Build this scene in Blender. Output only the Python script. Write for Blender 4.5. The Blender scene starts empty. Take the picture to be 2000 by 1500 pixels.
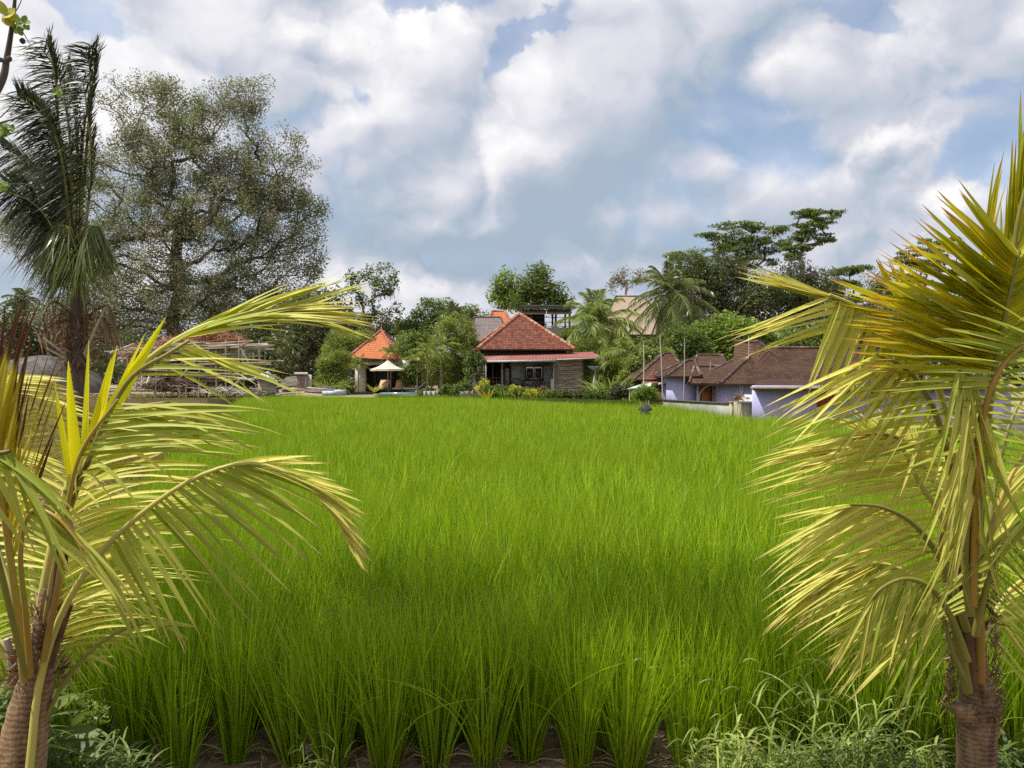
import bpy, math, random
import numpy as np
from mathutils import Vector
R = math.radians
random.seed(7); rng = np.random.default_rng(7)
sc = bpy.context.scene
col = sc.collection

# ------------------------------------------------------------------ camera
F = 1511.0
CAMZ = 2.0
TH = math.atan(15 / F)
cam = bpy.data.cameras.new('camera'); camo = bpy.data.objects.new('camera', cam); col.objects.link(camo)
cam.sensor_width = 36; cam.lens = 36 * F / 2000; cam.clip_end = 3000; cam.clip_start = 0.05
camo.location = (0, 0, CAMZ); camo.rotation_euler = (math.pi / 2 - TH, 0, 0)
sc.camera = camo
sc.view_settings.view_transform = 'Standard'; sc.view_settings.look = 'None'
sc.view_settings.exposure = 0.15; sc.view_settings.gamma = 1.0
sc.render.resolution_x = 1024; sc.render.resolution_y = 768
sc.cycles.use_denoising = False; sc.cycles.max_bounces = 8; sc.cycles.transparent_max_bounces = 8
sc.cycles.diffuse_bounces = 4; sc.cycles.transmission_bounces = 4

def W(px, py, D):
    """point of the place seen at photo pixel px,py, D metres in front of the camera"""
    dx = (px - 1000) / F; dz = (750 - py) / F
    d = np.array([dx, math.cos(TH) + dz * math.sin(TH), -math.sin(TH) + dz * math.cos(TH)])
    return np.array([0, 0, CAMZ]) + d * (D / d[1])

# ------------------------------------------------------------------ node helpers
def nd(nt, typ, ins=None, **props):
    n = nt.nodes.new(typ)
    for k, v in props.items(): setattr(n, k, v)
    for k, v in (ins or {}).items():
        s = n.inputs[k]
        if isinstance(v, bpy.types.NodeSocket): nt.links.new(v, s)
        elif isinstance(v, bpy.types.Node): nt.links.new(v.outputs[0], s)
        else: s.default_value = v
    return n
def mth(nt, op, a, b=None, c=None, clamp=False):
    ins = {0: a}
    if b is not None: ins[1] = b
    if c is not None: ins[2] = c
    return nd(nt, 'ShaderNodeMath', ins, operation=op, use_clamp=clamp).outputs[0]
def c4(c): return (c[0], c[1], c[2], 1.0)
def mixc(nt, fac, a, b, blend='MIX'):
    n = nt.nodes.new('ShaderNodeMix'); n.data_type = 'RGBA'; n.blend_type = blend
    for k, v in ((0, fac), (6, a), (7, b)):
        s = n.inputs[k]
        if isinstance(v, bpy.types.NodeSocket): nt.links.new(v, s)
        elif k == 0: s.default_value = v
        else: s.default_value = c4(v)
    return n.outputs[2]

# ------------------------------------------------------------------ world: daylight sky with broken cloud
SUN_EL, SUN_AZ = 62.0, -105.0      # azimuth measured from +Y towards +X (negative = left)
w = bpy.data.worlds.new('World'); sc.world = w; w.use_nodes = True
nt = w.node_tree; nt.nodes.clear()
sky = nd(nt, 'ShaderNodeTexSky', sky_type='NISHITA', sun_disc=False)
sky.sun_elevation = R(SUN_EL); sky.sun_rotation = R(SUN_AZ); sky.air_density = 1.0; sky.dust_density = 1.5; sky.ozone_density = 1.5
tc = nd(nt, 'ShaderNodeTexCoord')
dirv = tc.outputs['Generated']
sep = nd(nt, 'ShaderNodeSeparateXYZ', {0: dirv})
az = mth(nt, 'ARCTAN2', sep.outputs[0], sep.outputs[1]); el = mth(nt, 'ARCSINE', sep.outputs[2])
wn = nd(nt, 'ShaderNodeTexNoise', {'Vector': dirv, 'Scale': 5.5, 'Detail': 7.0, 'Roughness': 0.6})
wv = nd(nt, 'ShaderNodeVectorMath', {0: wn.outputs['Color'], 1: (0.5, 0.5, 0.5)}, operation='SUBTRACT')
wv2 = nd(nt, 'ShaderNodeVectorMath', {0: wv, 'Scale': 0.20}, operation='SCALE')
ae0 = nd(nt, 'ShaderNodeCombineXYZ', {0: az, 1: el, 2: 0.0})
ae = nd(nt, 'ShaderNodeVectorMath', {0: ae0, 1: wv2}, operation='ADD').outputs[0]
def blobs(lst, start):
    acc = start
    for (px, py, rx, ry, ang, wt) in lst:
        a0 = math.atan((px - 1000) / F); e0 = math.atan((735 - py) / F * math.cos(a0))
        k = math.cos(a0) / F; ca, sa = math.cos(R(ang)), math.sin(R(ang))
        d = nd(nt, 'ShaderNodeVectorMath', {0: ae, 1: (a0, e0, 0)}, operation='SUBTRACT').outputs[0]
        u = nd(nt, 'ShaderNodeVectorMath', {0: d, 1: (ca / (rx * k), sa / (rx * k), 0)}, operation='DOT_PRODUCT').outputs['Value']
        v = nd(nt, 'ShaderNodeVectorMath', {0: d, 1: (-sa / (ry * k), ca / (ry * k), 0)}, operation='DOT_PRODUCT').outputs['Value']
        q = mth(nt, 'MULTIPLY_ADD', v, v, mth(nt, 'MULTIPLY', u, u))
        g = mth(nt, 'EXPONENT', mth(nt, 'MULTIPLY', q, -1.0))
        acc = mth(nt, 'MULTIPLY_ADD', g, wt, acc)
    return acc
wsm = nd(nt, 'ShaderNodeVectorMath', {0: wv, 'Scale': 0.10}, operation='SCALE').outputs[0]
vs0 = nd(nt, 'ShaderNodeVectorMath', {0: dirv, 1: (1.0, 1.0, 1.25)}, operation='MULTIPLY').outputs[0]
vs = nd(nt, 'ShaderNodeVectorMath', {0: vs0, 1: wsm}, operation='ADD').outputs[0]
def off(k): return nd(nt, 'ShaderNodeVectorMath', {0: vs, 1: (-k*.6, 0.0, k)}, operation='ADD').outputs[0]
def cn(vec, scale, det, ro=0.55): return nd(nt, 'ShaderNodeTexNoise', {'Vector': vec, 'Scale': scale, 'Detail': det, 'Roughness': ro}).outputs['Fac']
def bil(vec, scale): return mth(nt, 'MULTIPLY', nd(nt, 'ShaderNodeTexNoise', {'Vector': vec, 'Scale': scale, 'Detail': 4.0, 'Roughness': .5, 'Lacunarity': 2.2, 'Offset': 1.0, 'Gain': 1.2}, noise_type='RIDGED_MULTIFRACTAL', normalize=False).outputs['Fac'], .5)
n1 = cn(vs, 3.6, 8.0, .52); n2 = cn(off(.06), 3.6, 4.0, .5); b1 = bil(vs, 4.5); b2 = bil(off(.03), 4.5)
cov = blobs([
 (150, 10, 75, 40, 10, -.50), (850, 12, 120, 36, 0, -.60), (1045, 68, 120, 26, 28, -.60), (1670, 35, 70, 30, -20, -.62),
 (720, 195, 30, 16, 0, -.25), (1540, 290, 190, 70, -15, -.28), (1905, 330, 75, 90, 0, -.42), (1900, 170, 110, 26, 0, -.22), (1380, 400, 150, 50, 0, -.12),
 (1745, 360, 105, 90, 0, .60), (1895, 430, 42, 50, 0, .7), (1600, 480, 140, 50, 0, .25), (300, 100, 300, 150, 0, .2), (900, 560, 200, 40, 0, .25)],
 mth(nt, 'MULTIPLY_ADD', b1, -.30, mth(nt, 'MULTIPLY_ADD', n1, 1.15, 0.12)))
cover = nd(nt, 'ShaderNodeMapRange', {'Value': cov, 'From Min': 0.30, 'From Max': 0.50, 'To Min': .42}, interpolation_type='SMOOTHSTEP').outputs[0]
rel = mth(nt, 'MULTIPLY', mth(nt, 'SUBTRACT', n1, n2), 1.9)
rel = mth(nt, 'MULTIPLY_ADD', mth(nt, 'SUBTRACT', b2, b1), 1.15, rel)
rel = mth(nt, 'MULTIPLY_ADD', b1, -.35, rel)
bri = blobs([
 (430, 90, 380, 130, 10, .24), (760, 190, 150, 45, 50, .26), (1120, 150, 150, 60, 25, .22), (940, 370, 130, 55, 20, .18), (820, 60, 180, 30, 25, .2),
 (1700, 300, 60, 22, 40, .4), (1765, 272, 70, 20, -5, .45), (1835, 300, 30, 30, 0, .25), (1890, 405, 40, 30, 0, .6), (880, 565, 110, 34, 0, .30), (1850, 60, 200, 60, 0, .16), (1620, 460, 110, 50, 0, .12),
 (1180, 440, 420, 85, 0, -.30), (700, 470, 130, 70, 0, -.22), (1220, 250, 160, 60, 0, -.10), (980, 500, 380, 40, 0, -.30), (300, 330, 300, 90, 0, -.1), (1500, 220, 250, 60, 0, -.16), (1480, 380, 130, 80, 0, -.18), (900, 260, 90, 40, 30, -.12), (1760, 400, 90, 60, 0, -.1)],
 mth(nt, 'MULTIPLY_ADD', rel, .8, 0.64))
bri = mth(nt, 'ADD', bri, 0.0, clamp=True)
ramp = nd(nt, 'ShaderNodeValToRGB', {0: bri}); cr = ramp.color_ramp
cr.elements[0].color = (.36, .44, .54, 1); cr.elements[0].position = 0.0
cr.elements[1].color = (.93, .91, .91, 1); cr.elements[1].position = 1.0
e = cr.elements.new(.5); e.color = (.58, .60, .68, 1)
e = cr.elements.new(.22); e.color = (.42, .49, .58, 1)
cl10 = nd(nt, 'ShaderNodeVectorMath', {0: ramp.outputs[0], 'Scale': 6.6667}, operation='SCALE').outputs[0]
fin = mixc(nt, cover, sky.outputs[0], cl10)
bg = nd(nt, 'ShaderNodeBackground', {'Color': fin, 'Strength': 0.15})
nd(nt, 'ShaderNodeOutputWorld', {0: bg})

# ------------------------------------------------------------------ sun
sun = bpy.data.lights.new('sun', 'SUN'); sun.energy = 5.0; sun.angle = R(0.6); sun.color = (1.0, 0.95, 0.86)
suno = bpy.data.objects.new('sun', sun); col.objects.link(suno)
sd = Vector((math.cos(R(SUN_EL)) * math.sin(R(SUN_AZ)), math.cos(R(SUN_EL)) * math.cos(R(SUN_AZ)), math.sin(R(SUN_EL))))
suno.rotation_euler = sd.to_track_quat('Z', 'Y').to_euler(); suno.location = (-20, 0, 30)

# ------------------------------------------------------------------ mesh building
def nrm(a): return a / np.maximum(np.linalg.norm(a, axis=-1, keepdims=True), 1e-9)
class MB:
    def __init__(s): s.v = []; s.f = []; s.a = []; s.uv = []; s.n = 0
    def add(s, v, f, m=0, var=0.5, uv=None):
        v = np.asarray(v, float).reshape(-1, 3); k = len(v)
        s.v.append(v); s.a.append(np.broadcast_to(np.asarray(var, float), (k,)).copy())
        s.uv.append(np.zeros((k, 2)) if uv is None else np.asarray(uv, float).reshape(k, 2))
        fs = f if isinstance(f, list) and len(f) and isinstance(f[0], np.ndarray) else [np.asarray(f)]
        for g in fs:
            if g.size: s.f.append((g.astype(np.int64) + s.n, m))
        s.n += k
    def poly(s, pts, m=0, var=.5, uv=None): s.add(pts, np.arange(len(pts))[None, :], m, var, uv)
    def box(s, c, sz, rz=0, m=0, var=.5):
        x, y, z = np.array(sz) / 2
        p = np.array([[-x,-y,-z],[x,-y,-z],[x,y,-z],[-x,y,-z],[-x,-y,z],[x,-y,z],[x,y,z],[-x,y,z]])
        ca, sa = math.cos(rz), math.sin(rz)
        p = np.stack([p[:,0]*ca-p[:,1]*sa, p[:,0]*sa+p[:,1]*ca, p[:,2]], 1) + np.array(c)
        s.add(p, np.array([[3,2,1,0],[4,5,6,7],[0,1,5,4],[1,2,6,5],[2,3,7,6],[3,0,4,7]]), m, var)
    def slab(s, quad, th, m=0, uv=None, m2=None):
        """quad of 3-D points (counter-clockwise from outside) given a thickness th inwards"""
        q = np.array(quad, float); k = len(q); n = nrm(np.cross(q[1]-q[0], q[-1]-q[0])); lo = q - n*th
        s.poly(q, m, .5, uv); s.poly(lo[::-1], m if m2 is None else m2)
        for i in range(k):
            j = (i+1) % k; s.poly([q[j], q[i], lo[i], lo[j]], m if m2 is None else m2)
    def tube(s, pts, rad, k=6, m=0, var=.5, cap=True):
        p = np.array(pts, float); n = len(p); rad = np.broadcast_to(np.asarray(rad, float), (n,))
        t = nrm(np.gradient(p, axis=0)); ref = np.array([0, 0, 1.]) if abs(t[0][2]) < .9 else np.array([1., 0, 0])
        if np.abs(t[:, 2]).max() > .95: ref = np.array([.3, 1., 0])
        a = nrm(np.cross(t, ref)); b = np.cross(t, a)
        th = np.linspace(0, 2*math.pi, k, endpoint=False)
        v = p[:, None] + rad[:, None, None]*(a[:, None]*np.cos(th)[None, :, None] + b[:, None]*np.sin(th)[None, :, None])
        i = np.arange(n-1)[:, None]*k; j = np.arange(k)[None]; j2 = (j+1) % k
        f = np.stack([i+j, i+j2, i+k+j2, i+k+j], -1).reshape(-1, 4)
        uv = np.stack([np.broadcast_to(np.linspace(0, 1, n)[:, None], (n, k)), np.broadcast_to(th[None]/6.283, (n, k))], -1)
        s.add(v, f[:, ::-1], m, var, uv)
        if cap and k > 2:
            s.poly(v[-1][::-1], m, var); s.poly(v[0], m, var)
    def segs(s, A, B, ra, rb, k=5, m=0):
        A = np.asarray(A, float); B = np.asarray(B, float); n = len(A)
        if n == 0: return
        t = nrm(B-A); ref = np.where(np.abs(t[:, 2:3]) > .9, np.array([[1., 0, 0]]), np.array([[0, 0, 1.]]))
        a = nrm(np.cross(t, ref)); b = np.cross(t, a); th = np.linspace(0, 2*math.pi, k, endpoint=False)
        ring = a[:, None]*np.cos(th)[None, :, None] + b[:, None]*np.sin(th)[None, :, None]
        v = np.stack([A[:, None] + ring*np.asarray(ra)[:, None, None], B[:, None] + ring*np.asarray(rb)[:, None, None]], 1)
        j = np.arange(k); j2 = (j+1) % k
        f = np.stack([j, j2, k+j2, k+j], -1)[None] + (np.arange(n)*2*k)[:, None, None]
        s.add(v, f.reshape(-1, 4)[:, ::-1], m)
    def build(s, name, mats, parent=None, smooth=False, org=None):
        V = np.concatenate(s.v); A = np.concatenate(s.a); U = np.concatenate(s.uv)
        if org is None and parent is not None:
            r = parent
            while r.parent is not None: r = r.parent
            org = np.array(r.location)
        if org is not None: V = V - np.array(org)
        me = bpy.data.meshes.new(name)
        me.vertices.add(len(V)); me.vertices.foreach_set('co', V.ravel())
        li = np.concatenate([g.ravel() for g, _ in s.f]); tot = np.concatenate([np.full(len(g), g.shape[1]) for g, _ in s.f])
        mi = np.concatenate([np.full(len(g), m) for g, m in s.f])
        me.loops.add(len(li)); me.loops.foreach_set('vertex_index', li)
        me.polygons.add(len(tot)); me.polygons.foreach_set('loop_start', np.concatenate([[0], np.cumsum(tot)[:-1]]))
        me.polygons.foreach_set('material_index', mi)
        if smooth: me.polygons.foreach_set('use_smooth', np.ones(len(tot), bool))
        at = me.attributes.new('var', 'FLOAT', 'POINT'); at.data.foreach_set('value', A)
        ul = me.uv_layers.new(name='UVMap'); ul.data.foreach_set('uv', U[li].ravel())
        me.update(calc_edges=True)
        for m in (mats if isinstance(mats, (list, tuple)) else [mats]): me.materials.append(m)
        o = bpy.data.objects.new(name, me); col.objects.link(o)
        if parent is not None: o.parent = parent
        elif org is not None: o.location = tuple(org)
        return o
def thing(name, label, cat, loc, group=None):
    o = bpy.data.objects.new(name, None); o.empty_display_size = .3; col.objects.link(o)
    o.location = tuple(float(x) for x in loc); o['label'] = label; o['category'] = cat
    if group: o['group'] = group
    return o
def tag(o, label, cat, group=None, kind=None):
    if label: o['label'] = label
    if cat: o['category'] = cat
    if group: o['group'] = group
    if kind: o['kind'] = kind
    return o
def bez(pts, n=24):
    """smooth curve through control points (catmull-rom)"""
    p = np.array(pts, float)
    if len(p) == 2: return p[0] + (p[1]-p[0])*np.linspace(0, 1, n)[:, None]
    q = np.vstack([2*p[0]-p[1], p, 2*p[-1]-p[-2]]); out = []
    for u in np.linspace(0, len(p)-1, n):
        i = min(int(u), len(p)-2); t = u-i; a, b, c, d = q[i:i+4]
        out.append(.5*((2*b)+(-a+c)*t+(2*a-5*b+4*c-d)*t*t+(-a+3*b-3*c+d)*t**3))
    return np.array(out)
def ribbons(mb, P, D, L, Wd, bend, N, nseg=5, fold=.3, m=0, var=None, taper='leaf', twist=0):
    n = len(P); s = np.linspace(0, 1, nseg+1)
    D = nrm(D); C = P[:, None] + L[:, None, None]*(D[:, None]*s[None, :, None] + bend[:, None]*(s**2)[None, :, None])
    T = nrm(D[:, None] + 2*bend[:, None]*s[None, :, None])
    Wv = nrm(np.cross(T, N[:, None])); Nn = np.cross(Wv, T)
    if np.any(twist):
        th = (np.broadcast_to(twist, (n,))[:, None]*s[None])[..., None]
        Wv, Nn = Wv*np.cos(th)+Nn*np.sin(th), Nn*np.cos(th)-Wv*np.sin(th)
    if taper == 'leaf': wp = np.minimum(1, s/.14*.6+.4)*np.maximum(0, 1-s**1.7)**.8 + .03
    elif taper == 'grass': wp = (1-s**2.2)*.97+.03
    else: wp = np.sin(np.pi*np.clip(s, .03, .98))**.7
    hw = (Wd[:, None]*wp[None])[..., None]/2
    a = C+Wv*hw; b = C-Wv*hw
    if var is None: var = rng.random(n)
    if fold:
        mid = C-Nn*hw*2*fold
        v = np.stack([a, mid, b], 2); k = 3
    else: v = np.stack([a, b], 2); k = 2
    uv = np.zeros(v.shape[:3]+(2,)); uv[..., 0] = s[None, :, None]; uv[..., 1] = np.linspace(0, 1, k)[None, None]
    base = (np.arange(n)*(nseg+1)*k)[:, None, None] + (np.arange(nseg)*k)[None, :, None]
    j = np.arange(k-1)[None, None]
    f = np.stack([base+j, base+j+1, base+j+1+k, base+j+k], -1).reshape(-1, 4)
    mb.add(v, f, m, np.repeat(var, (nseg+1)*k), uv)

# ------------------------------------------------------------------ materials
def newm(name):
    m = bpy.data.materials.new(name); m.use_nodes = True; m.node_tree.nodes.clear(); return m, m.node_tree
def out(nt, sh): nd(nt, 'ShaderNodeOutputMaterial', {0: sh})
def pcoord(nt, sc_=(1, 1, 1)):
    g = nd(nt, 'ShaderNodeNewGeometry').outputs['Position']
    return nd(nt, 'ShaderNodeVectorMath', {0: g, 1: sc_}, operation='MULTIPLY').outputs[0]
def plain(name, c1, c2=None, scale=3, rough=.8, bump=.0, bscale=None, stretch=(1, 1, 1), metal=0, spec=.4, c3=None, lo=.35, hi=.65):
    m, nt = newm(name); pc = pcoord(nt, stretch)
    n = nd(nt, 'ShaderNodeTexNoise', {'Vector': pc, 'Scale': scale, 'Detail': 6.0, 'Roughness': .6})
    fac = nd(nt, 'ShaderNodeMapRange', {'Value': n.outputs['Fac'], 'From Min': lo, 'From Max': hi}).outputs[0]
    c2 = c2 or tuple(x*.8 for x in c1)
    c = mixc(nt, fac, c1, c2)
    if c3:
        n3 = nd(nt, 'ShaderNodeTexNoise', {'Vector': pc, 'Scale': scale*.23, 'Detail': 4.0})
        f3 = nd(nt, 'ShaderNodeMapRange', {'Value': n3.outputs['Fac'], 'From Min': .5, 'From Max': .68}).outputs[0]
        c = mixc(nt, f3, c, c3)
    b = nd(nt, 'ShaderNodeBsdfPrincipled', {'Base Color': c, 'Roughness': rough, 'Metallic': metal, 'Specular IOR Level': spec})
    if bump:
        bn = nd(nt, 'ShaderNodeTexNoise', {'Vector': pc, 'Scale': bscale or scale*4, 'Detail': 5.0})
        bp = nd(nt, 'ShaderNodeBump', {'Height': bn.outputs['Fac'], 'Strength': min(1, bump*4), 'Distance': bump})
        nt.links.new(bp.outputs[0], b.inputs['Normal'])
    out(nt, b); return m
def leafm(name, c1, c2, trans=.35, rough=.45, tip=None, tip0=.98, spec=.35, c3=None, patch=0, tc_=None, blotch=None):
    """leaf: colour runs c1..c2 by the per-leaf value, light passes through it"""
    m, nt = newm(name)
    var = nd(nt, 'ShaderNodeAttribute', attribute_name='var').outputs['Fac']
    c = mixc(nt, var, c1, c2)
    if c3:
        n = nd(nt, 'ShaderNodeTexNoise', {'Vector': pcoord(nt), 'Scale': patch, 'Detail': 3.0})
        f = nd(nt, 'ShaderNodeMapRange', {'Value': n.outputs['Fac'], 'From Min': .42, 'From Max': .6}).outputs[0]
        c = mixc(nt, f, c, c3)
    u = nd(nt, 'ShaderNodeSeparateXYZ', {0: nd(nt, 'ShaderNodeUVMap').outputs[0]}).outputs[0]
    if blotch:
        n = nd(nt, 'ShaderNodeTexNoise', {'Vector': pcoord(nt, (1, 1, 1)), 'Scale': 26.0, 'Detail': 4.0})
        f = nd(nt, 'ShaderNodeMapRange', {'Value': n.outputs['Fac'], 'From Min': .60, 'From Max': .80}).outputs[0]
        c = mixc(nt, f, c, blotch)
        n = nd(nt, 'ShaderNodeTexNoise', {'Vector': pcoord(nt), 'Scale': 75.0, 'Detail': 3.0})
        f = nd(nt, 'ShaderNodeMapRange', {'Value': n.outputs['Fac'], 'From Min': .69, 'From Max': .76}).outputs[0]
        c = mixc(nt, f, c, (.20, .12, .04))
    if tip:
        n = nd(nt, 'ShaderNodeTexNoise', {'Vector': pcoord(nt), 'Scale': 12.0, 'Detail': 2.0})
        q = mth(nt, 'MULTIPLY_ADD', n.outputs['Fac'], .35, u)
        f = nd(nt, 'ShaderNodeMapRange', {'Value': q, 'From Min': tip0, 'From Max': tip0+.14}).outputs[0]
        c = mixc(nt, f, c, tip)
    b = nd(nt, 'ShaderNodeBsdfPrincipled', {'Base Color': c, 'Roughness': rough, 'Specular IOR Level': spec})
    t = nd(nt, 'ShaderNodeBsdfTranslucent', {'Color': mixc(nt, 1.0, c, tc_ or (1.5, 1.5, .7), 'MULTIPLY')})
    out(nt, nd(nt, 'ShaderNodeMixShader', {0: trans, 1: b, 2: t})); return m
def tiles(name, cols, tw=.24, th=.22, rough=.75, gapc=None, moss=None):
    """roof tiles laid in UV metres: rows up the slope, colour differs tile by tile"""
    m, nt = newm(name); uv = nd(nt, 'ShaderNodeUVMap').outputs[0]
    br = nd(nt, 'ShaderNodeTexBrick', {'Vector': uv, 'Color1': c4(cols[0]), 'Color2': c4(cols[1]), 'Mortar': c4(gapc or tuple(x*.25 for x in cols[0])),
        'Scale': 1.0, 'Mortar Size': .022, 'Mortar Smooth': .4, 'Bias': 0.0, 'Brick Width': tw, 'Row Height': th}, offset=.0)
    n = nd(nt, 'ShaderNodeTexNoise', {'Vector': uv, 'Scale': 4.5, 'Detail': 5.0, 'Roughness': .8})
    f = nd(nt, 'ShaderNodeMapRange', {'Value': n.outputs['Fac'], 'From Min': .42, 'From Max': .62}).outputs[0]
    c = mixc(nt, mth(nt, 'MULTIPLY', f, .75), br.outputs['Color'], cols[2])
    if moss:
        n = nd(nt, 'ShaderNodeTexNoise', {'Vector': uv, 'Scale': .9, 'Detail': 6.0, 'Roughness': .7})
        f = nd(nt, 'ShaderNodeMapRange', {'Value': n.outputs['Fac'], 'From Min': .5, 'From Max': .66}).outputs[0]
        c = mixc(nt, f, c, moss)
    sp = nd(nt, 'ShaderNodeSeparateXYZ', {0: uv})
    saw = mth(nt, 'FRACT', mth(nt, 'DIVIDE', sp.outputs[1], th))
    wv = mth(nt, 'SINE', mth(nt, 'MULTIPLY', sp.outputs[0], 2*math.pi/tw))
    h = mth(nt, 'MULTIPLY_ADD', wv, .22, mth(nt, 'MULTIPLY', saw, -.9))
    bp = nd(nt, 'ShaderNodeBump', {'Height': h, 'Strength': .9, 'Distance': .05})
    c = mixc(nt, nd(nt, 'ShaderNodeMapRange', {'Value': saw, 'From Min': 0.0, 'From Max': .16, 'To Min': .55, 'To Max': 0.0}).outputs[0], c, gapc or tuple(x*.25 for x in cols[0]))
    out(nt, nd(nt, 'ShaderNodeBsdfPrincipled', {'Base Color': c, 'Roughness': rough, 'Normal': bp, 'Specular IOR Level': .12})); return m
M = {}
M['rice'] = leafm('rice_leaf', (.075, .18, .005), (.50, .70, .020), trans=.33, rough=.42, c3=(.27, .41, .011), patch=.4, tc_=(1.35, 1.2, .4), spec=.5)
M['ricestem'] = leafm('dry_blade', (.30, .26, .10), (.42, .36, .16), trans=.2)
M['straw'] = leafm('straw', (.20, .14, .08), (.50, .42, .28), trans=.1)
M['grass'] = leafm('olive_grass', (.13, .17, .035), (.30, .28, .09), trans=.3, c3=(.20, .16, .07), patch=.8)
M['weed'] = leafm('weed_leaf', (.12, .20, .025), (.46, .52, .14), trans=.3, rough=.4, spec=.3, c3=(.10, .14, .025), patch=4.0)
M['palm'] = leafm('palm_leaf', (.27, .35, .025), (.80, .73, .19), trans=.32, rough=.50, tip=(.46, .32, .12), tip0=1.02, spec=.3, blotch=(.42, .38, .05), tc_=(1.35, 1.25, .4))
M['palmgold'] = leafm('golden_palm_leaf', (.30, .36, .012), (.78, .66, .03), trans=.38, rough=.42, tip=(.50, .26, .04), spec=.5, tc_=(1.5, 1.3, .3))
M['palmyel'] = leafm('yellow_palm_leaf', (.80, .74, .015), (.86, .80, .02), trans=.55, rough=.4, spec=.4, tc_=(1.2, 1.2, .5))
M['palmdead'] = leafm('dead_palm_leaf', (.10, .05, .03), (.30, .19, .10), trans=.15, rough=.6)
M['palmbrown'] = leafm('browning_leaf', (.42, .36, .04), (.58, .48, .05), trans=.45, tip=(.10, .035, .02), tip0=.68)
M['palmfar'] = leafm('far_palm_leaf', (.07, .105, .022), (.20, .22, .07), trans=.3, rough=.35, spec=.5)
M['palmsilhouette'] = leafm('silhouetted_palm_leaf', (.025, .034, .010), (.075, .09, .025), trans=.18, rough=.4, spec=.45)  # darker copy of the far palm leaf; silhouette against the sky put into the colour
M['areca'] = leafm('areca_leaf', (.12, .18, .03), (.32, .36, .09), trans=.35, rough=.4)
M['bigleaf'] = leafm('grey_green_leaf', (.16, .195, .085), (.30, .335, .165), trans=.26, rough=.55, c3=(.27, .24, .15), patch=.45, tc_=(1.1, 1.1, .7))
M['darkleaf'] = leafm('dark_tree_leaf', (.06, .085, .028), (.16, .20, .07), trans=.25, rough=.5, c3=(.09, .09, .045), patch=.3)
M['midleaf'] = leafm('mid_tree_leaf', (.075, .115, .022), (.17, .23, .05), trans=.3, rough=.5)
M['brightleaf'] = leafm('bright_tree_leaf', (.12, .19, .03), (.28, .38, .08), trans=.35, rough=.45)
M['albleaf'] = leafm('feathery_leaf', (.07, .105, .022), (.18, .23, .05), trans=.3, rough=.5)
M['yellowleaf'] = leafm('yellow_shrub_leaf', (.30, .34, .04), (.55, .50, .08), trans=.3)
M['redleaf'] = leafm('red_shrub_leaf', (.12, .11, .06), (.26, .20, .12), trans=.3)
M['bark'] = plain('bark', (.13, .10, .07), (.26, .22, .17), 5, .9, .02)
M['darkbark'] = plain('dark_bark', (.06, .045, .035), (.12, .095, .07), 5, .9, .02)
M['palebark'] = plain('pale_bark', (.30, .27, .22), (.42, .38, .32), 6, .9, .01)
M['rachis'] = plain('rachis', (.44, .42, .09), (.52, .44, .11), 9, .45, spec=.5)
M['petiole'] = plain('petiole', (.36, .19, .03), (.36, .30, .05), 7, .4, spec=.4, stretch=(1, 1, .3), c3=(.16, .10, .03))
M['greenpet'] = plain('green_petiole', (.17, .17, .03), (.27, .24, .045), 6, .45, spec=.4, c3=(.12, .08, .03))
M['fibre'] = plain('brown_fibre', (.07, .035, .018), (.17, .085, .04), 30, .95, .01, stretch=(1, 1, .25))
M['soil'] = plain('paddy_soil', (.26, .17, .11), (.11, .07, .045), 9, .9, .05, 14, c3=(.34, .24, .17))
M['bank'] = plain('bank_soil', (.10, .07, .045), (.17, .12, .075), 5, .95, .03, 20)
M['dirt'] = plain('bare_dirt', (.36, .27, .18), (.26, .20, .13), .6, .95, .02, 5, c3=(.20, .20, .09))
M['midground'] = plain('garden_soil', (.08, .09, .03), (.12, .12, .05), 3, .95)
M['land'] = plain('far_land', (.10, .12, .04), (.16, .14, .07), .2, .95)
def palmtrunk(name, c1, c2, rings):
    m, nt = newm(name); pc = pcoord(nt)
    wv = nd(nt, 'ShaderNodeTexWave', {'Vector': pc, 'Scale': rings, 'Distortion': 7.0, 'Detail': 5.0, 'Detail Scale': 2.5, 'Detail Roughness': .7}, bands_direction='Z')
    n = nd(nt, 'ShaderNodeTexNoise', {'Vector': nd(nt, 'ShaderNodeVectorMath', {0: pc, 1: (1, 1, .3)}, operation='MULTIPLY').outputs[0], 'Scale': 22.0, 'Detail': 6.0})
    c = mixc(nt, nd(nt, 'ShaderNodeMapRange', {'Value': mth(nt, 'MULTIPLY_ADD', wv.outputs['Fac'], .16, n.outputs['Fac']), 'From Min': .38, 'From Max': .75}).outputs[0], c1, c2)
    h = mth(nt, 'MULTIPLY_ADD', n.outputs['Fac'], 1.6, mth(nt, 'MULTIPLY', wv.outputs['Fac'], .10))
    bp = nd(nt, 'ShaderNodeBump', {'Height': h, 'Strength': .7, 'Distance': .010})
    out(nt, nd(nt, 'ShaderNodeBsdfPrincipled', {'Base Color': c, 'Roughness': .85, 'Normal': bp})); return m
M['ptrunk'] = palmtrunk('young_palm_trunk', (.05, .028, .014), (.32, .20, .10), 17.0)
M['pfar'] = palmtrunk('far_palm_trunk', (.14, .12, .09), (.26, .22, .17), 3.0)
M['tile_red'] = tiles('red_roof_tiles', [(.085, .036, .028), (.29, .105, .062), (.17, .058, .040)], .2, .22)
M['tile_orange'] = tiles('orange_roof_tiles', [(.50, .17, .07), (.58, .21, .09), (.40, .13, .06)], .3, .30)
M['tile_grey'] = tiles('grey_roof_tiles', [(.20, .16, .16), (.26, .22, .21), (.15, .12, .12)], .3, .26)
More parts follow.
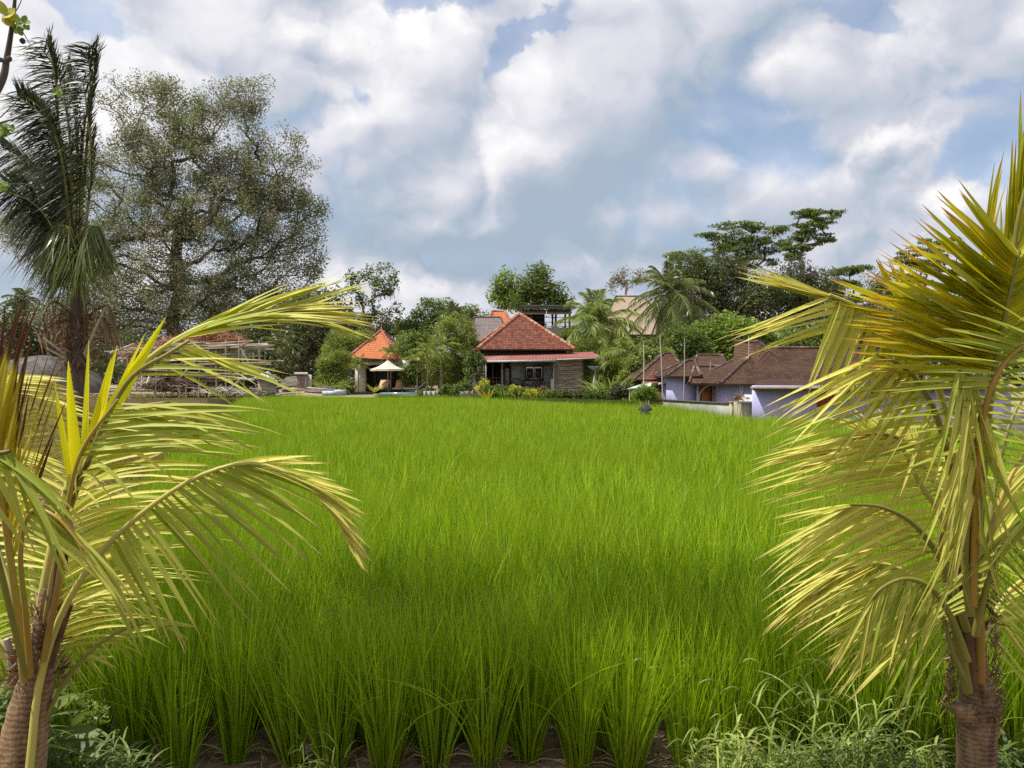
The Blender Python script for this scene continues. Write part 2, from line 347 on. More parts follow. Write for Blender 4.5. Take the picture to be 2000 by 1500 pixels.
M['tile_brown'] = tiles('brown_roof_tiles', [(.065, .032, .022), (.135, .062, .040), (.04, .025, .019)], .2, .19, moss=(.08, .052, .03))
M['tile_brown2'] = tiles('weathered_brown_tiles', [(.09, .042, .030), (.165, .08, .055), (.06, .034, .026)], .2, .19, moss=(.09, .06, .035))
M['tile_tan'] = tiles('tan_shingles', [(.38, .285, .215), (.32, .24, .18), (.44, .35, .27)], .22, .26, gapc=(.26, .18, .12))
M['terra'] = plain('terracotta_caps', (.40, .14, .075), (.26, .095, .06), 7, .8, c3=(.45, .35, .28))
M['browncap'] = plain('brown_ridge_caps', (.10, .06, .045), (.065, .042, .034), 5, .85, c3=(.24, .18, .13))
M['white'] = plain('white_plaster', (.66, .65, .60), (.56, .55, .50), 1.2, .85, c3=(.48, .46, .40))
M['cream'] = plain('cream_plaster', (.58, .52, .36), (.42, .38, .26), 2.5, .85, c3=(.30, .28, .2))
M['greywall'] = plain('grey_plaster', (.70, .69, .62), (.62, .61, .55), .9, .85)
M['dark'] = plain('dark_opening', (.012, .011, .010), (.02, .018, .016), 2, .7)  # near-black colour standing for the shade inside openings
M['darkwood'] = plain('dark_wood', (.055, .038, .028), (.09, .06, .04), 4, .6, stretch=(1, 1, .2))
M['wood'] = plain('weathered_boards', (.30, .22, .165), (.52, .44, .37), 2.2, .8, .004, 20, stretch=(.25, .25, 3.5), c3=(.19, .11, .08), lo=.38, hi=.6)
M['trim'] = plain('pale_gutter', (.55, .54, .50), (.45, .44, .40), 3, .6)
M['metal_red'] = plain('red_metal_sheet', (.30, .10, .085), (.22, .075, .065), 1.5, .6, c3=(.36, .19, .16), spec=.3)
M['glass'] = plain('window_glass', (.10, .12, .13), (.16, .18, .18), 1.0, .12, spec=.8)
M['lav'] = plain('lavender_plaster', (.54, .52, .80), (.42, .40, .68), 1.1, .85, .004, c3=(.36, .35, .46), stretch=(1, 1, .35))
M['lav2'] = plain('pale_lavender_plaster', (.48, .47, .68), (.38, .37, .56), 2.0, .85)
M['concrete'] = plain('stained_concrete', (.30, .30, .25), (.16, .17, .13), 1.8, .9, .008, c3=(.42, .42, .36))
M['coping'] = plain('dark_coping', (.06, .06, .05), (.10, .10, .08), 3, .9)
M['brickred'] = plain('red_breeze_block', (.36, .10, .055), (.28, .08, .05), 6, .85)
M['orangewood'] = plain('orange_door_wood', (.36, .17, .05), (.26, .11, .035), 3, .6, stretch=(3, 3, .4))
M['beige'] = plain('beige_panel', (.36, .33, .30), (.31, .28, .26), 2, .8)
M['bamboo'] = plain('old_bamboo', (.40, .33, .24), (.26, .20, .14), 3, .7, c3=(.48, .43, .36))
M['bambooyel'] = plain('pale_bamboo', (.52, .46, .36), (.42, .36, .27), 3, .6)
M['brush'] = leafm('reddish_brush', (.30, .13, .075), (.50, .27, .17), trans=.1, rough=.8)
M['gravel'] = plain('grey_gravel', (.14, .13, .12), (.06, .055, .05), 5, .95, .08, 12, c3=(.17, .15, .13))
M['stone'] = plain('dark_stone', (.12, .12, .11), (.07, .07, .06), 4, .9, .02, 14)
M['ijuk'] = plain('black_thatch', (.030, .028, .025), (.07, .065, .06), 18, .95, .02, 40)
M['cloth'] = leafm('parasol_cloth', (.80, .74, .62), (.80, .74, .62), trans=.3, rough=.8, tc_=(1.1, 1.0, .85))
M['tan'] = plain('tan_cushion', (.52, .34, .22), (.46, .29, .19), 3, .85)
M['whitefab'] = plain('white_cushion', (.74, .72, .68), (.66, .64, .6), 3, .85)
M['bluegrey'] = plain('blue_grey_cloth', (.20, .25, .42), (.36, .40, .55), 8, .7)
M['tarp'] = plain('pale_tarpaulin', (.62, .64, .66), (.32, .38, .42), 4, .5)
M['water'] = plain('pool_tile', (.16, .36, .36), (.20, .42, .42), 3, .15, spec=.7)
M['sheet'] = plain('pale_roofing_sheet', (.58, .60, .58), (.46, .48, .46), 2, .6)
M['blind'] = plain('beige_blind', (.48, .38, .26), (.42, .33, .22), 3, .8)
M['redstone'] = plain('red_carved_stone', (.30, .13, .09), (.20, .10, .07), 5, .9, .02)
# ------------------------------------------------------------------ the land
def prism(name, poly, z0, z1, m, kind='structure'):
    mb = MB(); n = len(poly); t = [(x, y, z1) for x, y in poly]; b = [(x, y, z0) for x, y in poly]
    mb.poly(t); mb.poly(b[::-1])
    for i in range(n):
        j = (i+1) % n; mb.poly([t[j], t[i], b[i], b[j]])
    o = mb.build(name, m); o['kind'] = kind; return o
mb = MB(); mb.poly([(-600, -100, -.35), (600, -100, -.35), (600, 900, -.35), (-600, 900, -.35)])
mb.build('ground', M['land'])['kind'] = 'structure'
FIELD = [(-2.9, 3.6), (-.9-.33*52, 52), (-8, 50), (-2, 46.5), (4.3, 38.6), (7.2, 35.2), (8.0, 26.2), (11.5, 24.0), (11.8, 14), (12, 3.6)]
# soil of the paddy and of the plot beside it: one uneven sheet
def sheet(name, x0, x1, y0, y1, nx, ny, z, amp, m, edge=None):
    X, Y = np.meshgrid(np.linspace(x0, x1, nx), np.linspace(y0, y1, ny))
    Z = z + amp*(np.sin(X*7.1+np.sin(Y*5))*np.sin(Y*6.3+1.3*np.sin(X*3.3)) + rng.normal(0, .35, X.shape))
    if edge is not None: Z = edge(X, Y, Z)
    i = (np.arange(ny-1)[:, None]*nx + np.arange(nx-1)[None]).ravel()
    mb = MB(); mb.add(np.stack([X, Y, Z], -1), np.stack([i, i+1, i+nx+1, i+nx], -1)); return mb.build(name, m, smooth=True)
sheet('field_soil', -45, 40, 3.3, 60, 420, 300, 0, .016, M['soil'])['kind'] = 'structure'
def bankz(X, Y, Z):
    f = np.clip((3.52-Y)/.5, 0, 1); return -.05 + (.46+Z)*f*f*(3-2*f)
sheet('bank', -9, 9, -4, 3.8, 150, 90, 0, .02, M['bank'], bankz)['kind'] = 'structure'
prism('yard_ground', [(-120, 45.5), (-19.5, 49.5), (-16, 52.6), (-8, 51.5), (-1.6, 47.9), (4.0, 40.4), (6.0, 37), (7.5, 60), (30, 140), (-120, 160)], -.4, .58, M['dirt'])
prism('lawn', [(-9, 51.2), (-7.9, 51.3), (-1.6, 47.7), (4.0, 40.2), (6.0, 36.8), (6.6, 46), (4, 52.2), (-9, 52.9)], .3, .6, M['midground'])
prism('village_ground', [(6.1, 37), (8.4, 27.2), (12.2, 24.9), (14, 10), (60, 8), (120, 140), (31, 140), (7.6, 60)], -.4, .05, M['dirt'])

# ------------------------------------------------------------------ rice
def inpoly(x, y, P):
    c = np.zeros(len(x), bool); n = len(P)
    for i in range(n):
        (x1, y1), (x2, y2) = P[i], P[(i+1) % n]
        k = ((y1 > y) != (y2 > y)) & (x < (x2-x1)*(y-y1)/((y2-y1) if y2 != y1 else 1e-9)+x1)
        c ^= k
    return c
def clump_mb(nb, h, wd, nseg, spread=.34, r0=.045, base=True, dry=0):
    mb = MB(); a = rng.random(nb)*6.283; rr = np.sqrt(rng.random(nb))
    P = np.stack([np.cos(a)*rr*r0, np.sin(a)*rr*r0, np.zeros(nb)], 1)
    a2 = a + rng.normal(0, .5, nb); tl = rr*spread*rng.uniform(.35, 1.0, nb)
    D = np.stack([np.cos(a2)*tl, np.sin(a2)*tl, np.ones(nb)], 1)
    L = h*rng.uniform(.62, 1.05, nb); bd = rng.normal(0, .07, (nb, 3)); bd[:, :2] += np.stack([np.cos(a2), np.sin(a2)], 1)*rng.uniform(.0, .13, nb)[:, None]
    bd[:, 2] = -np.abs(rng.normal(0, .03, nb)); q8 = rng.random(nb) < .10; bd[q8, 2] -= rng.uniform(.12, .5, q8.sum()); bd[q8, :2] *= 2.5
    N = np.stack([np.cos(a2+rng.normal(0, .9, nb)), np.sin(a2+rng.normal(0, .9, nb)), np.full(nb, .1)], 1)
    ribbons(mb, P, D, L, wd*rng.uniform(.7, 1.25, nb), bd, nrm(N), nseg, 0, 0, taper='grass', twist=rng.normal(0, .8, nb))
    if dry:
        k = dry; a = rng.random(k)*6.283
        ribbons(mb, np.stack([np.cos(a)*.04, np.sin(a)*.04, np.full(k, .02)], 1), np.stack([np.cos(a), np.sin(a), rng.uniform(.6, 1.6, k)], 1), rng.uniform(.15, .32, k),
                np.full(k, wd*.8), np.stack([np.zeros(k), np.zeros(k), np.full(k, -.5)], 1), nrm(np.stack([-np.sin(a), np.cos(a), np.full(k, .4)], 1)), 3, 0, 1, taper='grass')
    return mb
protoc = bpy.data.collections.new('rice_clumps')     # shapes the field is grown from
protos = []
for lod, (nb, wd, ns, sp) in enumerate([(125, .0085, 5, .34), (62, .013, 4, .42), (36, .020, 3, .44)]):
    for k in range(4):
        o = clump_mb(nb, .86, wd, ns, sp, dry=5 if lod == 0 else 0).build('rice_clump', [M['rice'], M['ricestem']])
        o.name = 'rice_%d%d' % (lod, k); col.objects.unlink(o); protoc.objects.link(o); protos.append(o)
gx, gy = np.meshgrid(np.arange(-19, 12.2, .25), np.arange(4.17, 52.2, .235)); gx = gx.ravel(); gy = gy.ravel()
gx = gx + rng.normal(0, .045, len(gx)); gy = gy + rng.normal(0, .045, len(gy))
vis = inpoly(gx, gy, FIELD) & (gx < .72*gy+1.2) & (gx > -.72*gy-1.2) & ~((np.abs(gx-4.87) < .3) & (np.abs(gy-28) < .35))
gx, gy = gx[vis], gy[vis]; n = len(gx)
lod = np.where(gy < 9, 0, np.where(gy < 20, 1, 2)); idx = lod*4 + rng.integers(0, 4, n)
hs = (.93 + .05*np.sin(gx*.7+gy*.23) + .04*np.sin(gy*.9-gx*.31+1) + rng.normal(0, .065, n)) * np.where(rng.random(n) < .03, .8, 1)
pm = bpy.data.meshes.new('rice_field'); pm.vertices.add(n); pm.vertices.foreach_set('co', np.stack([gx, gy, np.zeros(n)], 1).ravel())
for nm_, ty, dat in (('idx', 'INT', idx), ('scl', 'FLOAT', hs), ('rz', 'FLOAT', rng.random(n)*6.283)):
    at = pm.attributes.new(nm_, ty, 'POINT'); at.data.foreach_set('value', dat.astype(np.int32) if ty == 'INT' else dat)
rf = bpy.data.objects.new('rice_field', pm); col.objects.link(rf)
tag(rf, 'dense bright green rice crop filling the paddy from the bank to the houses', 'rice', kind='stuff')
g = bpy.data.node_groups.new('rice_field', 'GeometryNodeTree')
g.interface.new_socket('Geometry', in_out='INPUT', socket_type='NodeSocketGeometry'); g.interface.new_socket('Geometry', in_out='OUTPUT', socket_type='NodeSocketGeometry')
gi = g.nodes.new('NodeGroupInput'); go = g.nodes.new('NodeGroupOutput')
ci = g.nodes.new('GeometryNodeCollectionInfo'); ci.inputs[0].default_value = protoc; ci.inputs['Separate Children'].default_value = True; ci.inputs['Reset Children'].default_value = True
def nat(name, t):
    a = g.nodes.new('GeometryNodeInputNamedAttribute'); a.data_type = t; a.inputs[0].default_value = name; return a.outputs[0]
ip = g.nodes.new('GeometryNodeInstanceOnPoints'); L_ = g.links.new
L_(gi.outputs[0], ip.inputs['Points']); L_(ci.outputs[0], ip.inputs['Instance']); ip.inputs['Pick Instance'].default_value = True
L_(nat('idx', 'INT'), ip.inputs['Instance Index'])
cx = g.nodes.new('ShaderNodeCombineXYZ'); L_(nat('rz', 'FLOAT'), cx.inputs[2]); L_(cx.outputs[0], ip.inputs['Rotation'])
L_(nat('scl', 'FLOAT'), ip.inputs['Scale']); L_(ip.outputs[0], go.inputs[0])
md = rf.modifiers.new('grow', 'NODES'); md.node_group = g
# the front row: single clumps one can tell apart
fx = np.arange(-2.42, 3.0, .25)
row = []
for i, x in enumerate(fx):
    if i < 6: o = clump_mb(170, .92, .0080, 6, .33, .065, dry=14).build('rice_clump', [M['rice'], M['ricestem']]); row.append(o)
    else: o = row[i % 6].copy(); col.objects.link(o)
    s = rng.uniform(.86, 1.08)
    o.location = (x+rng.normal(0, .03), 3.93+rng.normal(0, .045), 0); o.rotation_euler = (rng.normal(0, .04), rng.normal(0, .05), rng.random()*6.28); o.scale = (s*rng.uniform(.85, 1.2), s*rng.uniform(.85, 1.2), s)
    tag(o, 'green rice clump standing on bare soil in the front row of the paddy', 'rice plant', 'rice clumps of the front row')
# the plot beside the paddy: short olive grass
def tufts(name, label, xs, ys, h, nb, wd, m, zf=0.0, lean=.5, kind='stuff', cat='grass'):
    n = len(xs)*nb; x = np.repeat(xs, nb)+rng.normal(0, .07, n); y = np.repeat(ys, nb)+rng.normal(0, .07, n); a = rng.random(n)*6.283
    z = np.repeat(np.broadcast_to(zf, (len(xs),)), nb)
    mb = MB(); ribbons(mb, np.stack([x, y, z], 1), np.stack([np.cos(a)*lean, np.sin(a)*lean, np.ones(n)], 1), h*rng.uniform(.5, 1.1, n), wd*rng.uniform(.7, 1.3, n),
        np.stack([np.cos(a)*.2, np.sin(a)*.2, -rng.uniform(.1, .35, n)], 1), nrm(np.stack([np.sin(a), -np.cos(a), np.full(n, .3)], 1)), 3, 0, 0, taper='grass')
    o = mb.build(name, m)
    return tag(o, label, cat, kind=kind)
k = 9000; yy = 5+43*rng.random(k)**.8; xx = -.9-.33*yy-.35-rng.random(k)**1.3*(.4*yy+2)
tufts('grass', 'short olive grass on the plot left of the rice', xx, yy, .26, 7, .02, M['grass'])
k = 2600; yy = 47+14*rng.random(k); xx = -14-rng.random(k)*24
tufts('grass', 'thin dry grass on the bare yard around the building site', xx, yy, .14, 5, .03, M['grass'], .58)
k = 1500; t = rng.random(k); q = np.array([(-9, 51.2), (-1.6, 47.7), (4.0, 40.2), (6.0, 36.8)]); u = t*3; i0 = np.minimum(u.astype(int), 2); pp = q[i0]+(q[i0+1]-q[i0])*(u-i0)[:, None]
tufts('grass', 'rough green grass along the garden edge behind the rice', pp[:, 0]+.3*rng.random(k), pp[:, 1]+.5*rng.random(k), .42, 9, .03, M['midleaf'], .5)
k = 2400; yy = 13+11*rng.random(k); xx = 12.4+rng.random(k)*9
tufts('grass', 'rough grass on the ground right of the paddy', xx, yy, .28, 7, .02, M['grass'], .05)

# ------------------------------------------------------------------ trees
def skeleton(base, targets, trunk, r_tip, wander=.12):
    """branches that reach every target from a trunk line; radii grow with what they carry"""
    nodes = [np.array(p, float) for p in trunk]; par = [-1]+list(range(len(trunk)-1))
    top0 = max(1, int(len(trunk)*.35))
    order = np.argsort(np.linalg.norm(targets-nodes[-1], axis=1))
    tips = []
    for ti in order:
        T = targets[ti]; A = np.array(nodes[top0:]); d = T-A; dist = np.linalg.norm(d, axis=1)
        cost = dist + .55*np.maximum(0, A[:, 2]-T[2]+.1*dist)*1.6 + .12*np.linalg.norm(A-nodes[top0], axis=1)
        j = int(np.argmin(cost))+top0; a = nodes[j]; L = np.linalg.norm(T-a); k = max(2, min(6, int(L/(.9*wander*10+.4))+1)); prev = j
        for q in range(1, k+1):
            u = q/k; p = a+(T-a)*u; p = p+np.array([0, 0, -.10*L*math.sin(math.pi*u)])+rng.normal(0, wander*L/k*.7, 3)*(q < k)
            nodes.append(p); par.append(prev); prev = len(nodes)-1
        tips.append(prev)
    n = len(nodes); wgt = np.zeros(n)
    for t in tips: wgt[t] += 1
    for i in range(n-1, 0, -1):
        if par[i] >= 0: wgt[par[i]] += wgt[i]
    nodes = np.array(nodes); rad = r_tip*np.maximum(wgt, 1)**.46
    i = np.array([q for q in range(n) if par[q] >= 0]); p = np.array(par)[i]
    return nodes[p], nodes[i], np.minimum(rad[p], rad[i]*1.5), rad[i], rad[0]
def leaves(mb, C, rc, per, lf, asp=.45, flat=1.0, up=.5, m=0, varc=None):
    n = len(C); N = n*per; d = rng.normal(0, 1, (N, 3)); d = nrm(d)*(rng.random((N, 1))**.45)*rc; d[:, 2] *= flat
    P = np.repeat(C, per, 0)+d
    ax = nrm(rng.normal(0, 1, (N, 3))*[1, 1, .6]+d*.6/rc); nn = nrm(rng.normal(0, 1, (N, 3))+[0, 0, up*2]); sd_ = nrm(np.cross(ax, nn))
    l = lf*rng.uniform(.6, 1.3, (N, 1)); wd = l*asp
    v = np.stack([P-ax*l*.5, P+sd_*wd*.5-nn*l*.06, P+ax*l*.5, P-sd_*wd*.5-nn*l*.06], 1)
    var = np.clip(np.repeat(rng.random(n) if varc is None else varc, per)*.55+rng.random(N)*.45, 0, 1)
    mb.add(v, np.arange(N*4).reshape(N, 4), m, np.repeat(var, 4))
def tree(name, label, cat, base, D, ells, ncl, rc, per, lf, leaf, bark='bark', group=None, th=.6, flat=1.0, rtip=.03, asp=.45, lean=None, trunk_to=None, shell=.35, wander=.12, z0=None, crown='crown', up=.5):
    """ells: (px, py, rx, ry[, depth offset]) ellipses of the crown as seen at D"""
    b = W(base[0], base[1], D)
    if z0 is not None: b[2] = z0
    root = thing(name, label, cat, b, group)
    k = D/F; area = np.array([e[2]*e[3] for e in ells], float); T = []
    for e, a in zip(ells, area/area.sum()):
        q = max(3, int(round(ncl*a))); c = W(e[0], e[1], D); c[1] += (e[4] if len(e) > 4 else 0)
        u = nrm(rng.normal(0, 1, (q, 3)))*((shell+(1-shell)*rng.random((q, 1)))**.6)
        T.append(c+u*np.array([e[2]*k, max(e[2], e[3])*k*th, e[3]*k]))
    T = np.concatenate(T)
    tt = W(*(trunk_to or (np.average([e[0] for e in ells], weights=area), np.average([e[1] for e in ells], weights=area))), D)
    zz = b+(tt-b)*np.linspace(0, 1, 6)[:, None]; zz[1:5, :2] += rng.normal(0, .02*np.linalg.norm(tt-b), (4, 2))
    A, B, ra, rb, _ = skeleton(b, T, zz, rtip, wander)
    mb = MB(); mb.segs(A, B, ra, rb, 5); mb.build('trunk', M[bark], root, True)
    mb = MB(); leaves(mb, T, rc, per, lf, asp, flat, up); mb.build(crown, M[leaf], root)
    return root

k = 700; x = rng.uniform(-3, 3.2, k); y = rng.uniform(3.55, 4.3, k); a = rng.random(k)*6.283
mb = MB(); ribbons(mb, np.stack([x, y, np.full(k, .025)], 1), np.stack([np.cos(a), np.sin(a), rng.normal(.02, .12, k)], 1), rng.uniform(.06, .24, k), np.full(k, .006), rng.normal(0, .08, (k, 3))*[1, 1, .2], nrm(rng.normal(0, .3, (k, 3))+[0, 0, 1]), 4, 0, 0, taper='grass')
tag(mb.build('straw_litter', M['straw']), 'dry straw and dead blades littering the soil before the front rice row', 'straw', kind='stuff')
# ------------------------------------------------------------------ trees at the edge of the village
tree('giant_tree', 'huge spreading grey-green tree towering behind the building site', 'tree', (330, 735), 74,
     [(430, 260, 110, 95), (280, 230, 95, 85), (520, 330, 100, 110), (230, 400, 140, 120), (400, 400, 170, 130), (560, 440, 75, 90), (120, 470, 120, 85), (330, 520, 220, 110), (520, 540, 110, 80), (300, 620, 240, 60),
      (80, 350, 75, 70), (460, 200, 60, 45), (510, 175, 28, 20), (300, 170, 40, 30), (600, 500, 40, 50), (170, 300, 60, 60), (560, 600, 80, 50), (340, 320, 120, 110), (430, 600, 160, 70), (220, 640, 160, 50), (480, 430, 130, 110), (150, 560, 90, 60), (350, 230, 70, 70), (600, 420, 40, 60), (60, 440, 60, 60), (300, 560, 160, 60)],
     1650, 1.0, 125, .22, 'bigleaf', 'darkbark', z0=.5, rtip=.022, trunk_to=(350, 430), shell=.3, wander=.1, th=.6, asp=.5)
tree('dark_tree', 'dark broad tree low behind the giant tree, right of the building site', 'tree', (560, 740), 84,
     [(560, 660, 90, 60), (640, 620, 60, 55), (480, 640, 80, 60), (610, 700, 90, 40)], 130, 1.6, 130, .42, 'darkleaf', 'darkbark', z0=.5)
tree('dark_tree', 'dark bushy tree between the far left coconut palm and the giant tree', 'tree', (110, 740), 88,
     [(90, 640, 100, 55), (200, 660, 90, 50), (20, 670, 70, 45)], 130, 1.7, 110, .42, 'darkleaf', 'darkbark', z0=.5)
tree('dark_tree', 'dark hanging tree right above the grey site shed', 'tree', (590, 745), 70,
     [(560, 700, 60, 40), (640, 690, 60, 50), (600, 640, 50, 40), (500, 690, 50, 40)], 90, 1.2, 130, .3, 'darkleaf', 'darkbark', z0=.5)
tree('slender_tree', 'slender open tree with thin bare stems above the orange-roofed villa', 'tree', (738, 700), 82,
     [(745, 545, 30, 34), (700, 535, 22, 16), (765, 560, 16, 16), (722, 580, 26, 20), (770, 605, 14, 8), (715, 610, 26, 14), (690, 560, 18, 10)], 44, .7, 60, .33, 'midleaf', 'bark', trunk_to=(738, 700), z0=.5, rtip=.03)
tree('leafy_tree', 'low dark leafy tree behind the roof of the orange villa', 'tree', (740, 730), 90,
     [(730, 640, 60, 26), (680, 640, 50, 26), (770, 650, 30, 20)], 60, 1.1, 110, .36, 'darkleaf', z0=.5)
tree('spreading_tree', 'broad umbrella-shaped tree behind the garden between the two houses', 'tree', (860, 730), 84,
     [(850, 605, 50, 18), (820, 630, 46, 22), (885, 625, 50, 26), (860, 650, 80, 30), (915, 610, 40, 14), (800, 645, 30, 12)], 110, 1.0, 90, .34, 'midleaf', 'bark', z0=.5, flat=.6)
tree('leafy_tree', 'light green upright tree with loose crown left of the rounded one behind the flat roof', 'tree', (985, 690), 96,
     [(985, 555, 26, 26), (975, 585, 22, 20), (1000, 590, 20, 20)], 40, 1.0, 80, .42, 'brightleaf', 'palebark', z0=.5)
tree('leafy_tree', 'rounded mid green tree rising behind the flat-roofed building', 'tree', (1050, 690), 92,
     [(1045, 555, 36, 34), (1075, 580, 34, 28), (1025, 585, 26, 24), (1095, 592, 20, 16)], 85, 1.05, 90, .4, 'midleaf', 'bark', z0=.5)
tree('thin_tree', 'thin bare-branched tree with red-brown leaves above the tan roof', 'tree', (1230, 640), 100,
     [(1225, 545, 30, 18), (1250, 540, 20, 12), (1200, 555, 18, 14)], 34, .8, 34, .32, 'redleaf', 'palebark', z0=.5, rtip=.03)
tree('umbrella_tree', 'tall flat-topped tree whose crown stands left of the highest one on the skyline', 'tree', (1440, 680), 112,
     [(1440, 440, 48, 10), (1395, 458, 34, 9), (1500, 448, 42, 12), (1450, 468, 70, 14), (1500, 480, 50, 14), (1420, 492, 60, 16), (1340, 500, 40, 14), (1460, 510, 60, 18)],
     150, 1.15, 80, .42, 'albleaf', 'palebark', flat=.26, z0=.3, trunk_to=(1455, 520), rtip=.045, up=.9, group='flat-topped trees on the skyline')
tree('umbrella_tree', 'highest flat-topped tree on the skyline with layered crown and bare forked trunk', 'tree', (1572, 700), 108,
     [(1605, 422, 50, 10), (1570, 416, 22, 8), (1590, 442, 45, 10), (1575, 462, 45, 12), (1560, 482, 36, 11), (1605, 470, 30, 8), (1545, 500, 30, 8)],
     90, 1.0, 85, .42, 'albleaf', 'palebark', flat=.26, z0=.3, trunk_to=(1568, 520), rtip=.045, up=.9, group='flat-topped trees on the skyline')
tree('umbrella_tree', 'low flat-topped tree on the skyline just right of the highest one', 'tree', (1680, 700), 116,
     [(1650, 530, 36, 9), (1680, 524, 30, 8), (1640, 560, 44, 14), (1680, 590, 36, 16)], 70, 1.1, 80, .42, 'albleaf', 'palebark', flat=.28, z0=.3, trunk_to=(1665, 580), group='flat-topped trees on the skyline', up=.9)
tree('umbrella_tree', 'flat-topped tree on the skyline partly hidden by the right palm', 'tree', (1810, 700), 112,
     [(1835, 470, 40, 9), (1790, 492, 44, 10), (1850, 492, 40, 10), (1770, 512, 36, 12), (1820, 520, 50, 14), (1760, 560, 60, 24)], 100, 1.1, 80, .42, 'albleaf', 'palebark', flat=.26, z0=.3, trunk_to=(1805, 560), group='flat-topped trees on the skyline', up=.9)
tree('grey_tree', 'thin grey-green tree filling the gap between the two right skyline trees', 'tree', (1730, 700), 120,
     [(1725, 560, 50, 30), (1750, 600, 50, 36)], 70, 1.3, 60, .4, 'bigleaf', 'palebark', z0=.3)
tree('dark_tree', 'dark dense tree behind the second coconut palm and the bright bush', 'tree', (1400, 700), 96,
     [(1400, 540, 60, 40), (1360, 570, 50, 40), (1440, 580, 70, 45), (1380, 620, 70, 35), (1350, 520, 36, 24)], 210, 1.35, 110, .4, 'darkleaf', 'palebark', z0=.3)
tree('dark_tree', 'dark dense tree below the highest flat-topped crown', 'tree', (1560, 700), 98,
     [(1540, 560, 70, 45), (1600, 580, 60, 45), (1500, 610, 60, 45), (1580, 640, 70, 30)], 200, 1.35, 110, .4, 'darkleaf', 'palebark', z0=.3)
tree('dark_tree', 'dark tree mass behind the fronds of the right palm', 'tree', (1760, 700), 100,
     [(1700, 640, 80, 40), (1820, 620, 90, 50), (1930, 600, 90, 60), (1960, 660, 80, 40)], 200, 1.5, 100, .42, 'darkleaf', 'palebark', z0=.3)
tree('leafy_tree', 'bright green bushy tree behind the brown-roofed compound', 'tree', (1410, 740), 52,
     [(1420, 650, 60, 32), (1380, 680, 50, 34), (1460, 660, 46, 34), (1420, 700, 60, 30), (1500, 670, 36, 30)], 190, .62, 120, .24, 'brightleaf', 'bark', z0=.1, asp=.6)
tree('leafy_tree', 'yellow-green small tree left of the bright bushy one above the brown roofs', 'tree', (1330, 740), 50,
     [(1345, 662, 30, 20), (1325, 685, 26, 18), (1365, 690, 26, 22)], 70, .5, 90, .22, 'midleaf', 'bark', z0=.1)
tree('leafy_tree', 'leafy tree with an orange-tinted crown behind the big brown roof', 'tree', (1560, 730), 48,
     [(1555, 665, 30, 14), (1600, 655, 46, 22), (1660, 650, 50, 30), (1720, 660, 50, 30)], 90, .6, 90, .24, 'midleaf', 'bark', z0=.1)
# the wood closing the horizon
xs = rng.uniform(-150, 150, 2600); T = np.stack([xs, 132+rng.uniform(-6, 10, 2600), .3+rng.random(2600)**.8*(7.5+2.2*np.sin(xs*.11)+1.6*np.sin(xs*.31+1))], 1)
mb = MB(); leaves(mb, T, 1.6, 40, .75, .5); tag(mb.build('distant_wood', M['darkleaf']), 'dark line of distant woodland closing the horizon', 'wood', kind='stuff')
tree('dark_tree', 'dark undergrowth tree behind the bamboo shelter of the building site', 'tree', (430, 760), 62, [(430, 715, 90, 36), (340, 715, 70, 30), (510, 720, 60, 34)], 150, .9, 110, .28, 'darkleaf', 'darkbark', z0=.5)
# garden between the villa and the main house
tree('garden_tree', 'dense feathery green tree in the garden left of the main house', 'tree', (890, 770), 58,
     [(885, 650, 40, 34), (900, 690, 46, 40), (870, 720, 50, 34), (910, 740, 30, 26)], 190, .55, 130, .20, 'areca', 'bark', z0=.58, asp=.3)
tree('garden_tree', 'darker leafy tree behind the small palms beside the parasol', 'tree', (825, 770), 62,
     [(815, 680, 32, 28), (835, 720, 34, 34), (805, 735, 20, 20)], 110, .6, 120, .24, 'midleaf', 'bark', z0=.58)
tree('frangipani', 'pale thin-branched shrub with a red flower at the left corner of the main house', 'shrub', (930, 772), 51,
     [(925, 712, 18, 26), (915, 745, 20, 20), (938, 700, 10, 14)], 40, .28, 40, .18, 'midleaf', 'palebark', z0=.58, rtip=.022, crown='foliage')
tree('garden_tree', 'pale green shrubby tree left of the villa terrace', 'tree', (655, 770), 60,
     [(650, 735, 26, 24), (640, 710, 20, 16), (665, 700, 20, 12)], 110, .5, 120, .2, 'areca', 'bark', z0=.58, asp=.25)
tree('vine_bush', 'pale dusty bush between the main house and the brown-roofed compound', 'shrub', (1290, 770), 47,
     [(1275, 700, 22, 18), (1240, 715, 20, 16), (1300, 690, 16, 12), (1225, 745, 20, 24)], 80, .42, 60, .2, 'areca', 'palebark', z0=.2, crown='foliage')
tree('shrub', 'dark green shrub on the terrace in front of the villa wall', 'shrub', (690, 768), 60.5, [(678, 755, 14, 10), (668, 760, 10, 7)], 30, .4, 80, .2, 'darkleaf', z0=.58, crown='foliage')
tree('garden_tree', 'leafy green tree low at the right corner of the main house', 'tree', (1185, 760), 56, [(1180, 710, 28, 30), (1150, 680, 26, 20), (1215, 725, 24, 30)], 110, .5, 110, .22, 'areca', 'bark', z0=.5, asp=.25)
tree('garden_tree', 'dark leafy tree filling the gap under the coconut palm behind the main house', 'tree', (1140, 740), 62, [(1120, 672, 30, 26), (1170, 680, 40, 30), (1200, 690, 30, 40)], 110, .6, 110, .26, 'midleaf', 'bark', z0=.5)
tree('garden_tree', 'bushy olive tree under the tall coconut palm by the bamboo poles', 'tree', (1290, 740), 60, [(1290, 680, 36, 24), (1250, 690, 24, 24), (1330, 665, 26, 30)], 110, .6, 110, .25, 'midleaf', 'bark', z0=.3)
tree('garden_tree', 'feathery green tree right behind the left end of the garden wall', 'tree', (800, 760), 66, [(790, 690, 24, 40), (660, 680, 36, 30), (700, 665, 30, 22)], 120, .55, 110, .22, 'areca', 'bark', z0=.5, asp=.28)
